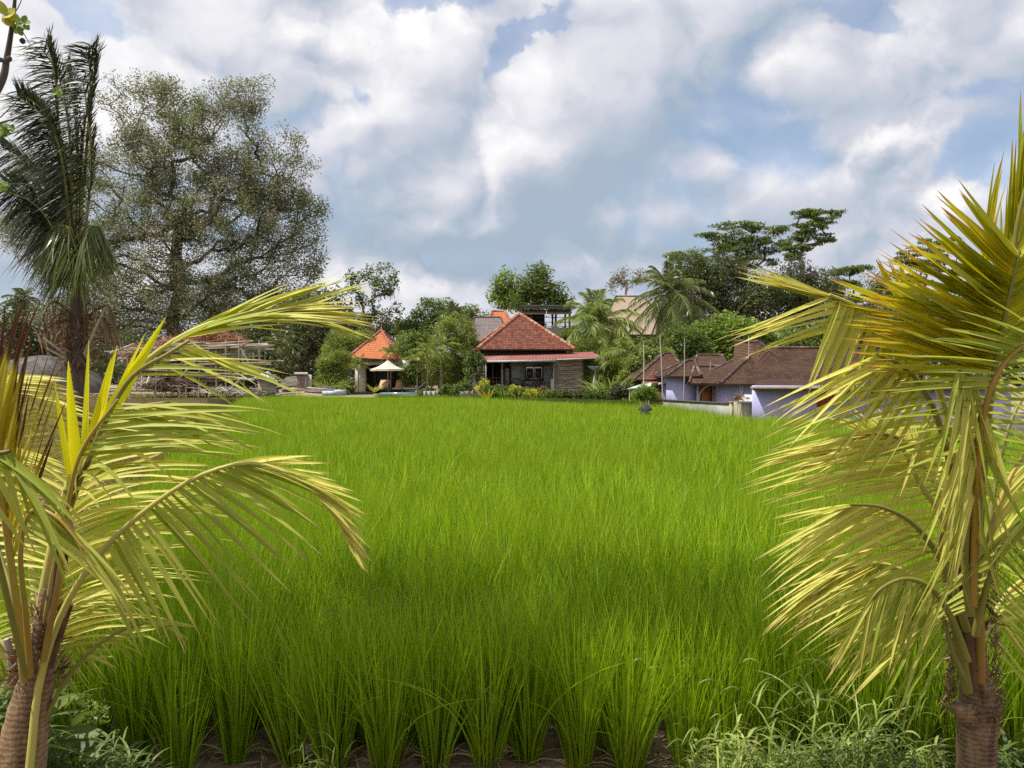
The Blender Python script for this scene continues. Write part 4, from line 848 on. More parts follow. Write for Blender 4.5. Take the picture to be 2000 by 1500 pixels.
xx0, xx1 = P3(1040, 0, 70.2)[0], P3(1118, 0, 70.2)[0]
for z in (.1, .5, .95): beam(mb, (xx0, 70.15, zf2+z), (xx1, 70.15, zf2+z), .05, .05)
mb.build('railing', M['darkwood'], root)

# --- tan-roofed building
root = thing('building', 'tall house with a steep tan shingle roof left of the tall coconut palm', 'house', P3(1240, 760, 84, .4))
hiproof(root, P3(1165, 653, 80), P3(1322, 653, 80), P3(1322, 653, 92), P3(1165, 653, 92), P3(1203, 579, 86), P3(1256, 579, 86), 'tile_tan', 'browncap', capr=.1, finial=False)
xx0, xx1 = P3(1175, 0, 81)[0], P3(1294, 0, 81)[0]; zt = P3(0, 652, 80)[2]
mb = MB(); wallbox(mb, xx0, xx1, 82.2, 90, .4, zt); mb.build('wall', M['cream'], root)
for a in (1196, 1226, 1262, 1290):
    mb = MB(); xx = P3(a, 0, 81)[0]; wallbox(mb, xx-.16, xx+.16, 81, 81.3, .4, zt); mb.build('column', M['cream'], root)
for a, b in ((1205, 1222), (1240, 1252), (1268, 1284)):
    mb = MB(); wallbox(mb, P3(a, 0, 82)[0], P3(b, 0, 82)[0], 82.1, 82.19, zt-1.9, zt-.3); mb.build('window', M['dark'], root)  # dark sheets on the wall; the openings' shade is their colour
mb = MB(); wallbox(mb, xx0-.3, xx1+.3, 80.7, 82.2, P3(0, 694, 81)[2]-.1, P3(0, 690, 81)[2]); mb.build('balcony', M['beige'], root)

# --- villa with orange roof
root = thing('villa', 'small white villa with bright orange pyramid roof behind the parasol', 'house', P3(745, 770, 66, .58))
FL, FR = P3(679, 698, 63.6), P3(779, 702.5, 63.2); BR = P3(803, 699, 70.5); BL = FL+BR-FR; AP = P3(745, 645, 67)
hiproof(root, FL, FR, BR, BL, AP, AP, 'tile_orange', 'terra', capr=.12)
x_ = lambda p, D=64.6: P3(p, 0, D)[0]
zt = 3.35
mb = MB(); wallbox(mb, x_(692), x_(711), 64.6, 69, .58, zt); wallbox(mb, x_(783), x_(797), 64.6, 69, .58, zt); wallbox(mb, x_(711), x_(783), 64.6, 64.9, 2.95, zt); wallbox(mb, x_(711), x_(783), 68.8, 69, .58, zt); mb.build('wall', M['white'], root)
mb = MB(); wallbox(mb, x_(711)+.002, x_(783)-.002, 65.3, 65.4, .72, 2.95); mb.build('dark_opening_sheet', M['dark'], root)  # near-black sheet in place of the shaded openings under the roof
mb = MB()
for p in (711.8, 729, 747, 765, 782.2): wallbox(mb, x_(p)-.04, x_(p)+.04, 65.2, 65.29, .72, 2.95)
mb.build('door_frame', M['darkwood'], root)
mb = MB(); wallbox(mb, x_(650), x_(742), 60.4, 61.0, .3, .80); tag(mb.build('garden_wall', M['stone'], org=P3(700, 0, 60.5, .3)), 'low dark stone wall left of the pool edge', 'wall')
mb = MB(); wallbox(mb, x_(742, 61), x_(832, 61), 60.6, 61.0, .3, .62); wallbox(mb, x_(742, 61), x_(832, 61), 61.0, 64.4, .3, .70); o = mb.build('terrace', M['stone'], org=P3(780, 0, 61, .3)); tag(o, 'stone terrace carrying the loungers in front of the villa', 'terrace')
mb = MB(); wallbox(mb, x_(740, 60), x_(826, 60), 60.0, 60.58, .58, .735); tag(mb.build('pool', M['water'], org=P3(780, 0, 60, .58)), 'narrow turquoise pool edge in front of the loungers', 'pool')
mb = MB(); wallbox(mb, x_(793, 62), x_(803, 62), 62.0, 62.5, .7, 1.3); 
# parasol
root = thing('parasol', 'open cream parasol on the villa terrace', 'parasol', P3(757.5, 766, 61.6, .72)); c = P3(757.5, 703, 61.6); r_ = P3(790, 0, 61.6)[0]-c[0]+.03
mb = MB(); n = 8
zr = P3(0, 721, 61.6)[2]; ring = [(c[0]+r_*math.cos(a), 61.6+r_*math.sin(a), zr) for a in np.linspace(.2, .2+2*math.pi, n, endpoint=False)]
for i in range(n):
    a, b = np.array(ring[i]), np.array(ring[(i+1) % n]); m_ = (a+b)/2-(0, 0, -.03); q = 6
    for u in range(q):
        t0, t1 = u/q, (u+1)/q; sg = lambda t: np.array([0, 0, -.12*math.sin(math.pi*t)])
        mb.poly([c+(a-c)*t1+sg(t1), c+(b-c)*t1+sg(t1), c+(b-c)*t0+sg(t0), c+(a-c)*t0+sg(t0)] if u else [c+(a-c)*t1+sg(t1), c+(b-c)*t1+sg(t1), c])
    mb.poly([b, a, a-(0, 0, .14), b-(0, 0, .14)])
mb.build('canopy', M['cloth'], root)
mb = MB(); mb.tube([c-(0, 0, .02), (c[0], 61.6, .75)], .035, 8); mb.build('pole', M['bamboo'], root)
for a in ring: mb = MB(); mb.tube([c-(0, 0, .75), (c+np.array(a))/2-(0, 0, .16)], .014, 4); mb.build('rib', M['bamboo'], root)
mb = MB(); mb.box((c[0], 61.6, .93), (.62, .5, .42)); mb.build('base', M['gravel'], root)
mb = MB(); mb.tube([c, c+(0, 0, .12)], [.06, .02], 6); mb.build('finial', M['bamboo'], root)
def lounger(px_, lab, ang, fab, w_=.75):
    c = P3(px_, 0, 61.9, .7); r = thing('sun_lounger', lab, 'sun lounger', c, 'loungers on the villa terrace')
    ca, sa = math.cos(ang), math.sin(ang)
    def tr(p): return [c[0]+p[0]*ca-p[1]*sa, c[1]+p[0]*sa+p[1]*ca, c[2]+p[2]]
    def bx(nm_, x0, x1, z0, z1, th, m_, wd=w_):
        q = []
        for yy in (-wd/2, wd/2): q += [tr((x0, yy, z0)), tr((x1, yy, z1)), tr((x1, yy, z1+th)), tr((x0, yy, z0+th))]
        mb = MB(); mb.add(q, np.array([[0,1,2,3],[7,6,5,4],[1,0,4,5],[2,1,5,6],[3,2,6,7],[0,3,7,4]])); return mb.build(nm_, M[m_], r)
    bx('frame', -.95, .95, .2, .2, .07, 'darkwood', w_+.04); bx('seat_cushion', -.93, .3, .272, .272, .12, fab); bx('back_cushion', .32, .95, .3, .88, .13, fab); bx('back_frame', .34, .99, .2, .79, .06, 'darkwood', w_+.02)
    for i in (-.85, .8):
        for j in (-.3, .3): mb = MB(); mb.tube([tr((i, j, .2)), tr((i, j, 0))], .03, 4); mb.build('leg', M['darkwood'], r)
lounger(744.5, 'tan lounger left of the parasol pole', 1.45, 'tan'); lounger(778.5, 'tan lounger right of the parasol pole', 1.55, 'tan'); lounger(808, 'white lounger seen from the side at the right end of the terrace', .18, 'whitefab')
# potted dark things, glass fence with posts
for pxx, lab in ((865.5, 'wide white fence post between rice and garden'), (879.5, 'narrow white fence post between rice and garden')):
    mb = MB(); xx = P3(pxx, 0, 53)[0]; w_ = .13 if pxx < 870 else .06; wallbox(mb, xx-w_, xx+w_, 53, 53.14, .5, P3(0, 758.5, 53)[2]); mb.box((xx, 53.07, P3(0, 758.5, 53)[2]+.02), (w_*2+.05, .2, .04)); tag(mb.build('fence_post', M['white'], org=(xx, 53, .5)), lab, 'post', 'white posts at the garden edge')
mb = MB(); wallbox(mb, P3(826, 0, 53.3)[0], P3(936, 0, 53.3)[0], 53.3, 53.42, .5, P3(0, 764, 53.3)[2])
for q in range(12): mb.box((P3(830+q*9.3, 0, 53.3)[0], 53.27, .85), (.05, .04, .4))
tag(mb.build('garden_fence', M['beige'], org=P3(880, 0, 53.3, .5)), 'low grey garden wall behind the white posts', 'fence')
mb = MB(); xx = P3(664, 0, 60)[0]; mb.tube([(xx, 60, .5), (xx, 60, 2.05)], .07, 8); mb.tube([(xx, 60, 2.05), (xx, 60, 2.12)], [.1, .08], 8); tag(mb.build('post', M['beige'], org=(xx, 60, .5)), 'slim pale post left of the villa terrace', 'post')

# --- blue-grey inverted parasol on a post
D = 50.2; c = P3(1163, 725, D); root = thing('garden_ornament', 'blue-grey flower-shaped ornament on a pale post right of the timber box', 'ornament', P3(1161, 770, D, .5))
mb = MB(); mb.tube([P3(1161, 0, D, .5), P3(1160, 745, D), P3(1163, 725, D)], [.07, .06, .05], 8); mb.build('post', M['sheet'], root)
mb = MB(); k = 10; a = np.linspace(0, 2*math.pi, k, endpoint=False)
ribbons(mb, np.tile(c, (k, 1)), np.stack([np.cos(a), np.sin(a), np.full(k, .8)], 1), np.full(k, .66), np.full(k, .38), np.tile([0, 0, -.12], (k, 1)), nrm(np.stack([-np.cos(a)*.4, -np.sin(a)*.4, np.ones(k)], 1)), 5, .15, 0, taper='oval')
mb.build('petals', M['bluegrey'], root)

# --- brown-roofed compound
def house(name, lab, eave, ridge, De, depth, tile, wall=None, wallz=None, name2='roof', cap='browncap', wpx=None, z0=.05, fin=False, cat='house'):
    """eave: (pxL, pxR, py) front eave at De; ridge: (pxL, pxR, py)"""
    r = thing(name, lab, cat, P3((eave[0]+eave[1])/2, 0, De, z0))
    FL, FR = P3(eave[0], eave[2], De), P3(eave[1], eave[3] if len(eave) > 3 else eave[2], De); BR = FR+(0, depth, 0); BL = FL+(0, depth, 0)
    hiproof(r, FL, FR, BR, BL, P3(ridge[0], ridge[2], De+depth/2), P3(ridge[1], ridge[2], De+depth/2), tile, cap, finial=fin, capr=.07)
    return r, FL, FR
r, FL, FR = house('house', 'dark brown-roofed house farthest left in the compound, behind the bamboo poles', (1238, 1352, 741), (1298, 1312, 690), 43, 6, 'tile_brown2')
mb = MB(); wallbox(mb, FL[0]+.4, FR[0]-.4, 43.5, 48.5, .05, FL[2]-.02); mb.build('wall', M['darkwood'], r)
r, FL, FR = house('house', 'brown-roofed hut over the leftmost lavender wall', (1303, 1369, 734.5), (1343, 1356, 704), 37.5, 4.2, 'tile_brown')
D = 38.0; xa, xb = P3(1315, 0, D)[0], P3(1363, 0, D)[0]
mb = MB(); wallbox(mb, xa, xb, D, D+3.4, .05, FL[2]-.02); mb.build('wall', M['lav'], r)
r, FL, FR = house('house', 'brown-roofed lean-to with the arched orange door', (1346, 1470, 748.5), (1356, 1440, 716), 37.0, 3.6, 'tile_brown2')
D = 37.6; X = lambda p: P3(p, 0, D)[0]; zt = FL[2]-.02
mb = MB(); wallbox(mb, X(1363)+.01, X(1367), D, D+.14, .05, zt); wallbox(mb, X(1427), X(1470), D, D+.14, .05, zt); wallbox(mb, X(1367), X(1427), D, D+.14, P3(0, 751, D)[2], zt); mb.build('wall', M['lav'], r)
mb = MB(); wallbox(mb, X(1395), X(1427)-.002, D+.05, D+.12, .05, P3(0, 751, D)[2]); mb.build('panel', M['beige'], r)
mb = MB(); wallbox(mb, X(1367)+.002, X(1394), D+.09, D+.13, .05, P3(0, 751, D)[2]-.002); mb.build('door', M['orangewood'], r)
mb = MB(); zt2 = P3(0, 751.5, D)[2]; cxx, rz_ = X(1394), zt2-P3(0, 779, D)[2]; rx = X(1394)-X(1367)
a = np.linspace(math.pi/2, math.pi, 12); arc = np.stack([cxx+rx*np.cos(a), np.full(12, D-.03), zt2-rz_*1.0+rz_*np.sin(a)], 1); mb.tube(arc, .035, 6)
mb.tube([arc[-1], arc[-1]-[0, 0, .9]], .035, 6); mb.tube([(X(1394), D-.03, zt2), (X(1476), D-.03, P3(0, 752.5, D)[2])], .035, 6); mb.build('arch_trim', M['cream'], r)
for p in (1427, 1394.5): mb = MB(); wallbox(mb, X(p)-.03, X(p)+.03, D-.05, D-.001, .05, zt2-.04); mb.build('door_post', M['beige'], r)
r, FL, FR = house('house', 'low brown roof between the hut and the big roof of the compound', (1352, 1426, 722), (1362, 1410, 694), 41, 4.5, 'tile_brown2')
mb = MB(); wallbox(mb, FL[0]+.3, FR[0]-.3, 41.4, 45, .05, FL[2]-.02); mb.build('wall', M['lav2'], r)
r, FL, FR = house('house', 'largest brown-roofed house of the compound with a raised left gable', (1408, 1760, 749, 752), (1482, 1740, 680), 33.5, 6.5, 'tile_brown')
mb = MB(); wallbox(mb, P3(1440, 0, 34)[0], FR[0]-.5, 34, 39, .05, FL[2]-.05); mb.build('wall', M['lav'], r)
mb = MB(); roofface(mb, [P3(1429, 735, 35.5), P3(1480, 742, 34.2), P3(1482, 668, 36.5), P3(1435, 667, 37.5)]); roofface(mb, [P3(1480, 742, 34.2), P3(1520, 700, 36), P3(1482, 668, 36.5)]); g_ = mb.build('roof', [M['tile_brown2'], M['darkwood']], r)
mb = MB(); mb.tube([P3(1435, 667, 37.5), P3(1482, 668, 36.5)], .1, 8); mb.tube([P3(1482, 668, 36.5), P3(1522, 700, 36)], .1, 8); mb.build('ridge_caps', M['browncap'], g_)
# front lavender building with breeze block window
D = 27.5; X = lambda p: P3(p, 0, D)[0]; Z = lambda p: P3(0, p, D)[2]
r = thing('house', 'nearest lavender house with a red breeze-block window', 'house', (X(1600), D, .05))
mb = MB(); wallbox(mb, X(1474), X(1599), D, D+.18, .05, Z(753)); wallbox(mb, X(1632), X(1980), D, D+.18, .05, Z(753)); wallbox(mb, X(1599), X(1632), D, D+.18, .05, Z(794)); wallbox(mb, X(1599), X(1632), D, D+.18, Z(757), Z(753))
q_ = [(X(1474)+.02, D+.19, .05), (X(1474)+.2, D+.19, .05), (10.5, 32, .05), (10.32, 32, .05)]; mb.add(q_+[(a_, b_, Z(753)) for a_, b_, _ in q_], np.array([[3,2,1,0],[4,5,6,7],[0,1,5,4],[1,2,6,5],[2,3,7,6],[3,0,4,7]])); mb.build('wall', M['lav'], r)
mb = MB(); wallbox(mb, X(1650), X(1652), D-.03, D-.002, .05, Z(757)); wallbox(mb, X(1652)+.01, X(1700), D-.02, D-.001, Z(800), Z(760)); mb.build('wall_panel', M['lav2'], r)
mb = MB(); wa, wb, za, zb = X(1599.5), X(1631.5), Z(793.5), Z(757.5)
for i in range(6): xx = wa+(wb-wa)*i/5; wallbox(mb, xx-.02, xx+.02, D-.01, D+.12, za, zb)
for i in range(7): zz = za+(zb-za)*i/6; wallbox(mb, wa, wb, D-.016, D+.126, zz-.018, zz+.018)
for i in range(5):
    for j in range(6):
        cx_, cz_ = wa+(wb-wa)*(i+.5)/5, za+(zb-za)*(j+.5)/6; mb.box((cx_, D+.06, cz_), (.05, .1, .05))
mb.build('breeze_block_window', M['brickred'], r)
mb = MB(); wallbox(mb, wa, wb, D+.6, D+.65, za, zb); mb.build('dark_room_sheet', M['dark'], r)  # black sheet behind the holes stands for the unlit room
mb = MB(); roofface(mb, [P3(1470, 757, 26.9), P3(1990, 757, 26.9), P3(1960, 742, 31), P3(1484, 742, 31)]); mb.build('roof', [M['tile_brown'], M['darkwood']], r)
mb = MB(); beam(mb, P3(1466, 757.5, 26.85), P3(1990, 757.5, 26.85), .06, .09); mb.build('fascia', M['bamboo'], r)
# boundary wall
A, B = P3(1300, 0, 36.2, 0), P3(1428, 0, 31.5, 0); d = B-A; L = np.linalg.norm(d); an = math.atan2(d[1], d[0]); mid = (A+B)/2; z1 = .93
mb = MB(); mb.box((mid[0], mid[1], .42), (L, .16, .9), an); mb.box((mid[0], mid[1], .895), (L+.05, .24, .06), an, 1)
o = mb.build('boundary_wall', [M['concrete'], M['coping']], org=(mid[0], mid[1], 0)); tag(o, 'mould-stained grey boundary wall with dark coping below the arched door', 'wall')
D = 30.6; X = lambda p: P3(p, 0, D)[0]; zz = P3(0, 786, D)[2]
for i, p in enumerate((1430.5, 1437.5, 1446)):
    mb = MB(); mb.box((X(p), D, zz/2), (.10, .14, zz)); mb.box((X(p), D, zz+.02), (.14, .18, .04)); tag(mb.build('fence_post', M['cream'], org=(X(p), D, 0)), ['cream concrete post beside the end of the stained boundary wall', 'middle one of three cream concrete posts at the paddy edge', 'rightmost of three cream concrete posts, next to the small cream shed'][i], 'post', 'cream posts at the paddy edge')
D = 29.3; X = lambda p: P3(p, 0, D)[0]
r = thing('shed', 'small cream shed with pale ragged roof left of the nearest lavender wall', 'shed', (X(1461), D, .05))
mb = MB(); wallbox(mb, X(1450), X(1473), D, D+1.0, .0, P3(0, 784, D)[2]); mb.build('wall', M['cream'], r)
mb = MB(); hr = [P3(1444, 783, D-.25), P3(1477, 784, D-.25), P3(1474, 771, D+.9), P3(1447, 770, D+.9)]; mb.slab(hr, .05); mb.build('roof', M['sheet'], r)
mb = MB(); q = 46; P = np.stack([rng.uniform(X(1440), X(1474), q), rng.uniform(D-.3, D+.6, q), rng.uniform(P3(0, 784, D)[2], P3(0, 772, D)[2], q)], 1); ribbons(mb, P, np.stack([rng.normal(-.6, .6, q), rng.normal(0, .4, q), rng.normal(-.1, .3, q)], 1), rng.uniform(.2, .5, q), np.full(q, .06), rng.normal(0, .1, (q, 3)), nrm(rng.normal(0, 1, (q, 3))+[0, 0, 1.]), 3); mb.build('thatch', M['palmdead'], r)
# red stone shrine
D = 41.0; c = P3(1276, 0, D, .05); r = thing('shrine', 'small red stone shrine with stepped top between the bamboo poles', 'shrine', c); mb = MB(); zz = [P3(0, p, D)[2] for p in (770, 757, 754, 745, 742, 738, 735, 731, 727)]; ws = [.8, .55, .95, .5, .8, .55, .35, .2]
for i in range(8): mb.box((c[0], D, (zz[i]+zz[i+1])/2), (ws[i], ws[i], zz[i+1]-zz[i]-.004))
mb.build('shrine_body', M['redstone'], r); mb = MB(); mb.box((c[0], D, .6), (1.1, 1.1, 1.1)); mb.build('base', M['redstone'], r)
mb = MB()
for i in (-1, 1): mb.tube([(c[0]+i*.36, D-.3, zz[4]), (c[0]+i*.5, D-.32, zz[4]+.1), (c[0]+i*.52, D-.32, zz[4]+.28)], [.07, .05, .01], 5)
mb.build('corner_horns', M['redstone'], r)
# pale roofing sheet
mb = MB(); mb.slab([P3(1225, 759, 38.5), P3(1271, 754, 38.5), P3(1273, 747, 40.5), P3(1250, 751, 40.5)], .05); mb.slab([P3(1285, 750, 39.5), P3(1303, 745, 39.5), P3(1303, 742, 41), P3(1288, 746, 41)], .05)
for q in ((1230, 758, 38.6), (1268, 754, 38.6), (1256, 751, 40.4)): mb.tube([P3(*q), P3(q[0], 0, q[2], 0)], .03, 5)
tag(mb.build('lean_to', M['sheet'], org=P3(1250, 0, 39, 0)), 'tilted pale roofing sheet on thin posts in front of the red shrine', 'shelter')
# bamboo poles
for pts, lab in (([(1294, 778, 37), (1289, 655, 37)], 'tallest bamboo pole standing right of the red shrine'), ([(1257, 752, 40), (1257, 667, 40)], 'thin bamboo pole left of the red shrine'),
                 ([(1387, 722, 36.9), (1387, 706, 36.9)], 'short thin pole on the low brown roof'), ([(1462, 700, 33), (1462, 655, 33)], 'thin pole standing in front of the big brown roof'), ([(1335, 782, 36), (1337, 660, 36)], 'very thin rod against the leftmost lavender wall')):
    a, b = px(*pts); mb = MB(); q = bez([a, (a+b)/2+(.02, 0, 0), b], 9); mb.tube(q, [.03, .028]*4+[.02] if 'bamboo' in lab else .02, 6); tag(mb.build('pole', M['bambooyel'], org=a), lab, 'pole')
mb = MB(); mb.tube(bez(px((1294, 668, 37), (1340, 676, 36.5), (1400, 670, 36), (1462, 660, 33)), 20), .008, 4); mb.tube(bez(px((1257, 668, 40), (1275, 672, 38.5), (1290, 668, 37)), 12), .008, 4)
tag(mb.build('cable', M['coping'], org=P3(1294, 668, 37)), 'thin black cable sagging between the bamboo poles', 'cable')
# thatched field shrine standing in the rice
D = 28.0; c = P3(1262, 0, D, 0); r = thing('field_shrine', 'small black-thatched shrine on a stone pedestal standing in the rice', 'shrine', c)
z0_ = P3(0, 803, D)[2]
mb = MB(); mb.tube([(c[0], D, 0), (c[0], D, z0_-.12)], [.12, .10], 6); mb.box((c[0], D, z0_-.10), (.34, .34, .06)); mb.build('pedestal', M['stone'], r)
mb = MB()
for i in (-1, 1):
    for j in (-1, 1): mb.box((c[0]+i*.12, D+j*.12, z0_-.01), (.035, .035, .14))
mb.box((c[0], D+.08, z0_-.01), (.2, .1, .12)); mb.build('offering_box', M['sheet'], r)
mb = MB(); k = 10; a = np.linspace(0, 6.283, k, endpoint=False); z = z0_+.05; zp = P3(0, 788.5, D)[2]
prof = [(.26, z-.02), (.245, z+.05), (.17, z+.13), (.09, z+.20), (.03, zp)]
for (r1, z1_), (r2, z2_) in zip(prof[:-1], prof[1:]): mb.tube([(c[0], D, z1_), (c[0], D, z2_)], [r1, r2], 12)
n_ = 220; a = rng.random(n_)*6.283; ribbons(mb, np.stack([c[0]+.2*np.cos(a), D+.2*np.sin(a), np.full(n_, z+.08)], 1), np.stack([np.cos(a), np.sin(a), np.full(n_, -1.3)], 1), rng.uniform(.08, .16, n_), np.full(n_, .02), np.zeros((n_, 3)), nrm(np.stack([np.cos(a), np.sin(a), np.ones(n_)], 1)), 2, 0)
mb.build('thatched_roof', M['ijuk'], r)

# ------------------------------------------------------------------ building site, left
def stickpile(name, lab, ells, D, n, L, wd, mat_, z0=.58, cat='pile', flatz=.5, group=None):
    c = P3(ells[0][0], 0, D, z0); mb = MB(); tot = sum(e[2]*e[3] for e in ells)
    for e in ells:
        k = int(n*e[2]*e[3]/tot); ce = P3(e[0], e[1], D); s = D/F; u = nrm(rng.normal(0, 1, (k, 3)))*rng.random((k, 1))**.4
        P = ce+u*np.array([e[2]*s, e[2]*s*.7, e[3]*s]); P[:, 2] = np.maximum(P[:, 2], z0+.05)
        d = nrm(rng.normal(0, 1, (k, 3))*[1, 1, flatz]); ribbons(mb, P-d*L*.5, d, L*rng.uniform(.5, 1.3, k), np.full(k, wd), rng.normal(0, .12, (k, 3)), nrm(rng.normal(0, 1, (k, 3))), 3, 0)
    tag(mb.build(name, mat_, org=c), lab, cat, group)
stickpile('brushwood_pile', 'tangled reddish-brown brushwood heap at the left of the building site', [(310, 705, 60, 30), (270, 690, 30, 16), (350, 700, 60, 26)], 51.8, 3600, 1.1, .045, M['brush'])
stickpile('brushwood_pile', 'higher reddish-brown woven heap above the stacked bamboo', [(405, 657, 38, 16), (375, 675, 70, 18), (440, 668, 38, 16)], 52.8, 3800, 1.0, .045, M['brush'])
stickpile('stick_pile', 'pale loose sticks and offcuts on the ground of the building site', [(500, 765, 40, 5), (430, 762, 50, 6), (280, 745, 40, 7)], 50, 330, .9, .06, leafm('pale_offcuts', (.40, .34, .27), (.62, .58, .52), trans=.05))
stickpile('brushwood_pile', 'low wide dark-brown brushwood heap under the stacked bamboo poles', [(370, 745, 110, 22), (470, 748, 50, 16)], 52.5, 3600, 1.2, .05, leafm('brown_brush', (.12, .075, .05), (.34, .24, .17), trans=.05))
# bamboo frame
root = thing('bamboo_shelter', 'open bamboo frame shelter standing over the stacked poles', 'shelter', P3(400, 0, 51, .58))
mb = MB()
mb.poly([P3(330, 660, 54.5), P3(470, 668, 54.5), P3(440, 648, 57), P3(360, 646, 57)][::-1])
for p in (250, 300, 346, 360, 385, 420, 438, 461, 475):
    for yy in (50.6, 54.0):
        mb = MB(); a = P3(p, 0, 50.6, .58); a[1] = yy; b = a+(rng.normal(0, .12), 0, P3(0, rng.uniform(655, 690), 51)[2]-.58); mb.tube([a, (a+b)/2+(rng.normal(0, .03), 0, 0), b], .055, 6); mb.build('upright', M['bambooyel'], root)
for p0, y0, p1, y1 in ((222, 685, 400, 668), (230, 690, 480, 672), (300, 700, 530, 712), (340, 672, 495, 666), (250, 712, 520, 708), (380, 735, 560, 745), (280, 722, 540, 733)):
    mb = MB(); a, b = P3(p0, y0, 50.5), P3(p1, y1, 50.4); mb.tube(bez([a, (a+b)/2-(0, 0, .06), b], 8), .05, 6); mb.build('crossbar', M['bamboo'], root)
for p0, y0, p1, y1 in ((345, 745, 385, 700), (438, 770, 475, 735), (475, 768, 446, 738), (520, 770, 470, 680)):
    mb = MB(); a, b = P3(p0, y0, 50.3), P3(p1, y1, 50.3); mb.tube([a, b], .045, 6); mb.build('brace', M['bambooyel'], root)
lv = [(688, 225, 420), (700, 240, 500), (712, 330, 520), (722, 300, 510), (734, 320, 505), (744, 350, 520), (680, 380, 500)]
pole0 = None; q = 0
for (pyy, pa, pb) in lv:
    for j in range(14):
        L = rng.uniform(4.2, 6.0); xm = P3(rng.uniform(pa+60, pb-60), 0, 51)[0]; z = P3(0, pyy, 51)[2]+.05+.11*(j % 3)+rng.normal(0, .01)
        if pole0 is None:
            mb = MB(); mb.tube(bez([(-.5, 0, 0), (0, 0, -.008), (.5, 0, 0)], 7), .0095, 6); pole0 = mb.build('bamboo_pole', M['bamboo'], org=(0, 0, 0)); o = pole0
        else: o = pole0.copy(); col.objects.link(o)
        o.location = (xm, 51.2+.14*(j//3)*2-.5+rng.normal(0, .05)+(j % 3)*.1, z); o.scale = (L, 5.2, 5.2); o.rotation_euler = (0, rng.normal(0, .025), rng.normal(0, .05))
        tag(o, 'weathered bamboo pole stacked in the open bamboo shelter', 'bamboo pole', 'bamboo poles stacked in the shelter'); q += 1
for (pa, ya, pb, yb, lab) in ((215, 690, 262, 672, 'pale plank jutting out at the left of the brushwood heap'), (445, 716, 505, 718, 'light board lying in the upper rack of the bamboo shelter'), (460, 738, 515, 744, 'light board lying in the lower rack of the bamboo shelter'), (498, 740, 540, 768, 'pale plank leaning at the right end of the bamboo shelter'), (101, 778.5, 131, 779, 'white pipe lying on the bare dirt behind the left palm')):
    mb = MB(); a, b = P3(pa, ya, 49.9), P3(pb, yb, 49.9); beam(mb, a, b, .14, .12); tag(mb.build('plank', M['tarp'] if 'white' in lab or 'light' in lab else M['bambooyel'], org=a), lab, 'plank')
# crumpled sheet
X_, Y_ = np.meshgrid(np.linspace(-1, 1, 26), np.linspace(-1, 1, 18)); c = P3(520, 740, 49.9)
Z_ = .42*np.exp(-(X_**2*1.5+Y_**2))+.10*np.sin(X_*9+Y_*4)*np.cos(Y_*7-X_*3)+rng.normal(0, .035, X_.shape)-.5*np.maximum(0, X_-.3)
i = (np.arange(17)[:, None]*26+np.arange(25)[None]).ravel(); mb = MB(); V = np.stack([c[0]+X_*.62, c[1]+Y_*.6, c[2]+Z_], -1).reshape(-1, 3); f = np.stack([i, i+1, i+27, i+26], -1)
mb.add(V, f); tag(mb.build('tarpaulin', M['tarp'], org=c), 'crumpled pale blue-white tarpaulin draped over the right end of the stacked bamboo', 'tarpaulin')
mb = MB(); mb.box((c[0], c[1]+.1, (c[2]+.5)/2), (.9, .7, c[2]-.58)); tag(mb.build('crate', M['wood'], org=(c[0], c[1], .58)), 'wooden crate under the crumpled tarpaulin', 'crate')
# gravel mounds
def mound(name, lab, px_, D, rx, ry, h, m_, z0=.55, cat='mound', flat=2.0):
    n = 46; a, b = np.meshgrid(np.linspace(-1, 1, n), np.linspace(-1, 1, n)); r = np.sqrt(a*a+b*b); Z = h*np.clip(1-r**flat, 0, 1)+rng.normal(0, .03*min(h, 1.5), r.shape)*(r < 1)+.08*h*np.sin(a*6+b*4)*(r < .9)
    Z[r >= 1] = -.15; c = P3(px_, 0, D, z0); i = (np.arange(n-1)[:, None]*n+np.arange(n-1)[None]).ravel(); mb = MB()
    mb.add(np.stack([c[0]+a*rx, c[1]+b*ry, z0+Z], -1), np.stack([i, i+1, i+n+1, i+n], -1)); tag(mb.build(name, m_, org=c, smooth=True), lab, cat)
mound('gravel_mound', 'long flat-topped dark grey gravel mound at the left edge of the yard', 40, 66, 6.8, 6, 2.95, M['gravel'], flat=5)
mound('rubble_heap', 'grey rubble heap right of the small site hut', 628, 57, 1.7, 1.2, .72, M['gravel'], cat='rubble')
mound('soil_heap', 'low brown soil heap in front of the site shed', 590, 53, 2.6, 1.3, .42, M['dirt'], cat='soil heap')
# grey shed and hut
root = thing('shed', 'low shed with a sloping grey-brown sheet roof behind the rubble', 'shed', P3(565, 0, 58, .58))
mb = MB(); mb.slab([P3(537, 757, 57), P3(590, 752, 57), P3(590, 733, 60), P3(560, 736, 60)], .1); mb.build('roof', M['gravel'], root)
mb = MB(); wallbox(mb, P3(542, 0, 58)[0], P3(588, 0, 58)[0], 58.0, 60, .58, 1.0); mb.build('wall', M['beige'], root)
root = thing('hut', 'tiny board hut of brown and pale planks behind the rubble', 'hut', P3(590, 0, 57, .58))
xx = P3(577, 0, 57)[0]
for i in range(9):
    mb = MB(); z1 = P3(0, 729+abs(i-2)*.5, 57)[2]; mb.box((xx+.06+i*.125, 57, (z1+.58)/2), (.11, .05, z1-.58)); mb.build('board', M['bambooyel'] if i in (5, 7, 8) else M['wood'], root)
mb = MB(); mb.slab([P3(575, 730, 56.8), P3(601, 730, 56.8), P3(601, 727, 58.6), P3(575, 727, 58.6)], .06); mb.build('roof', M['beige'], root)
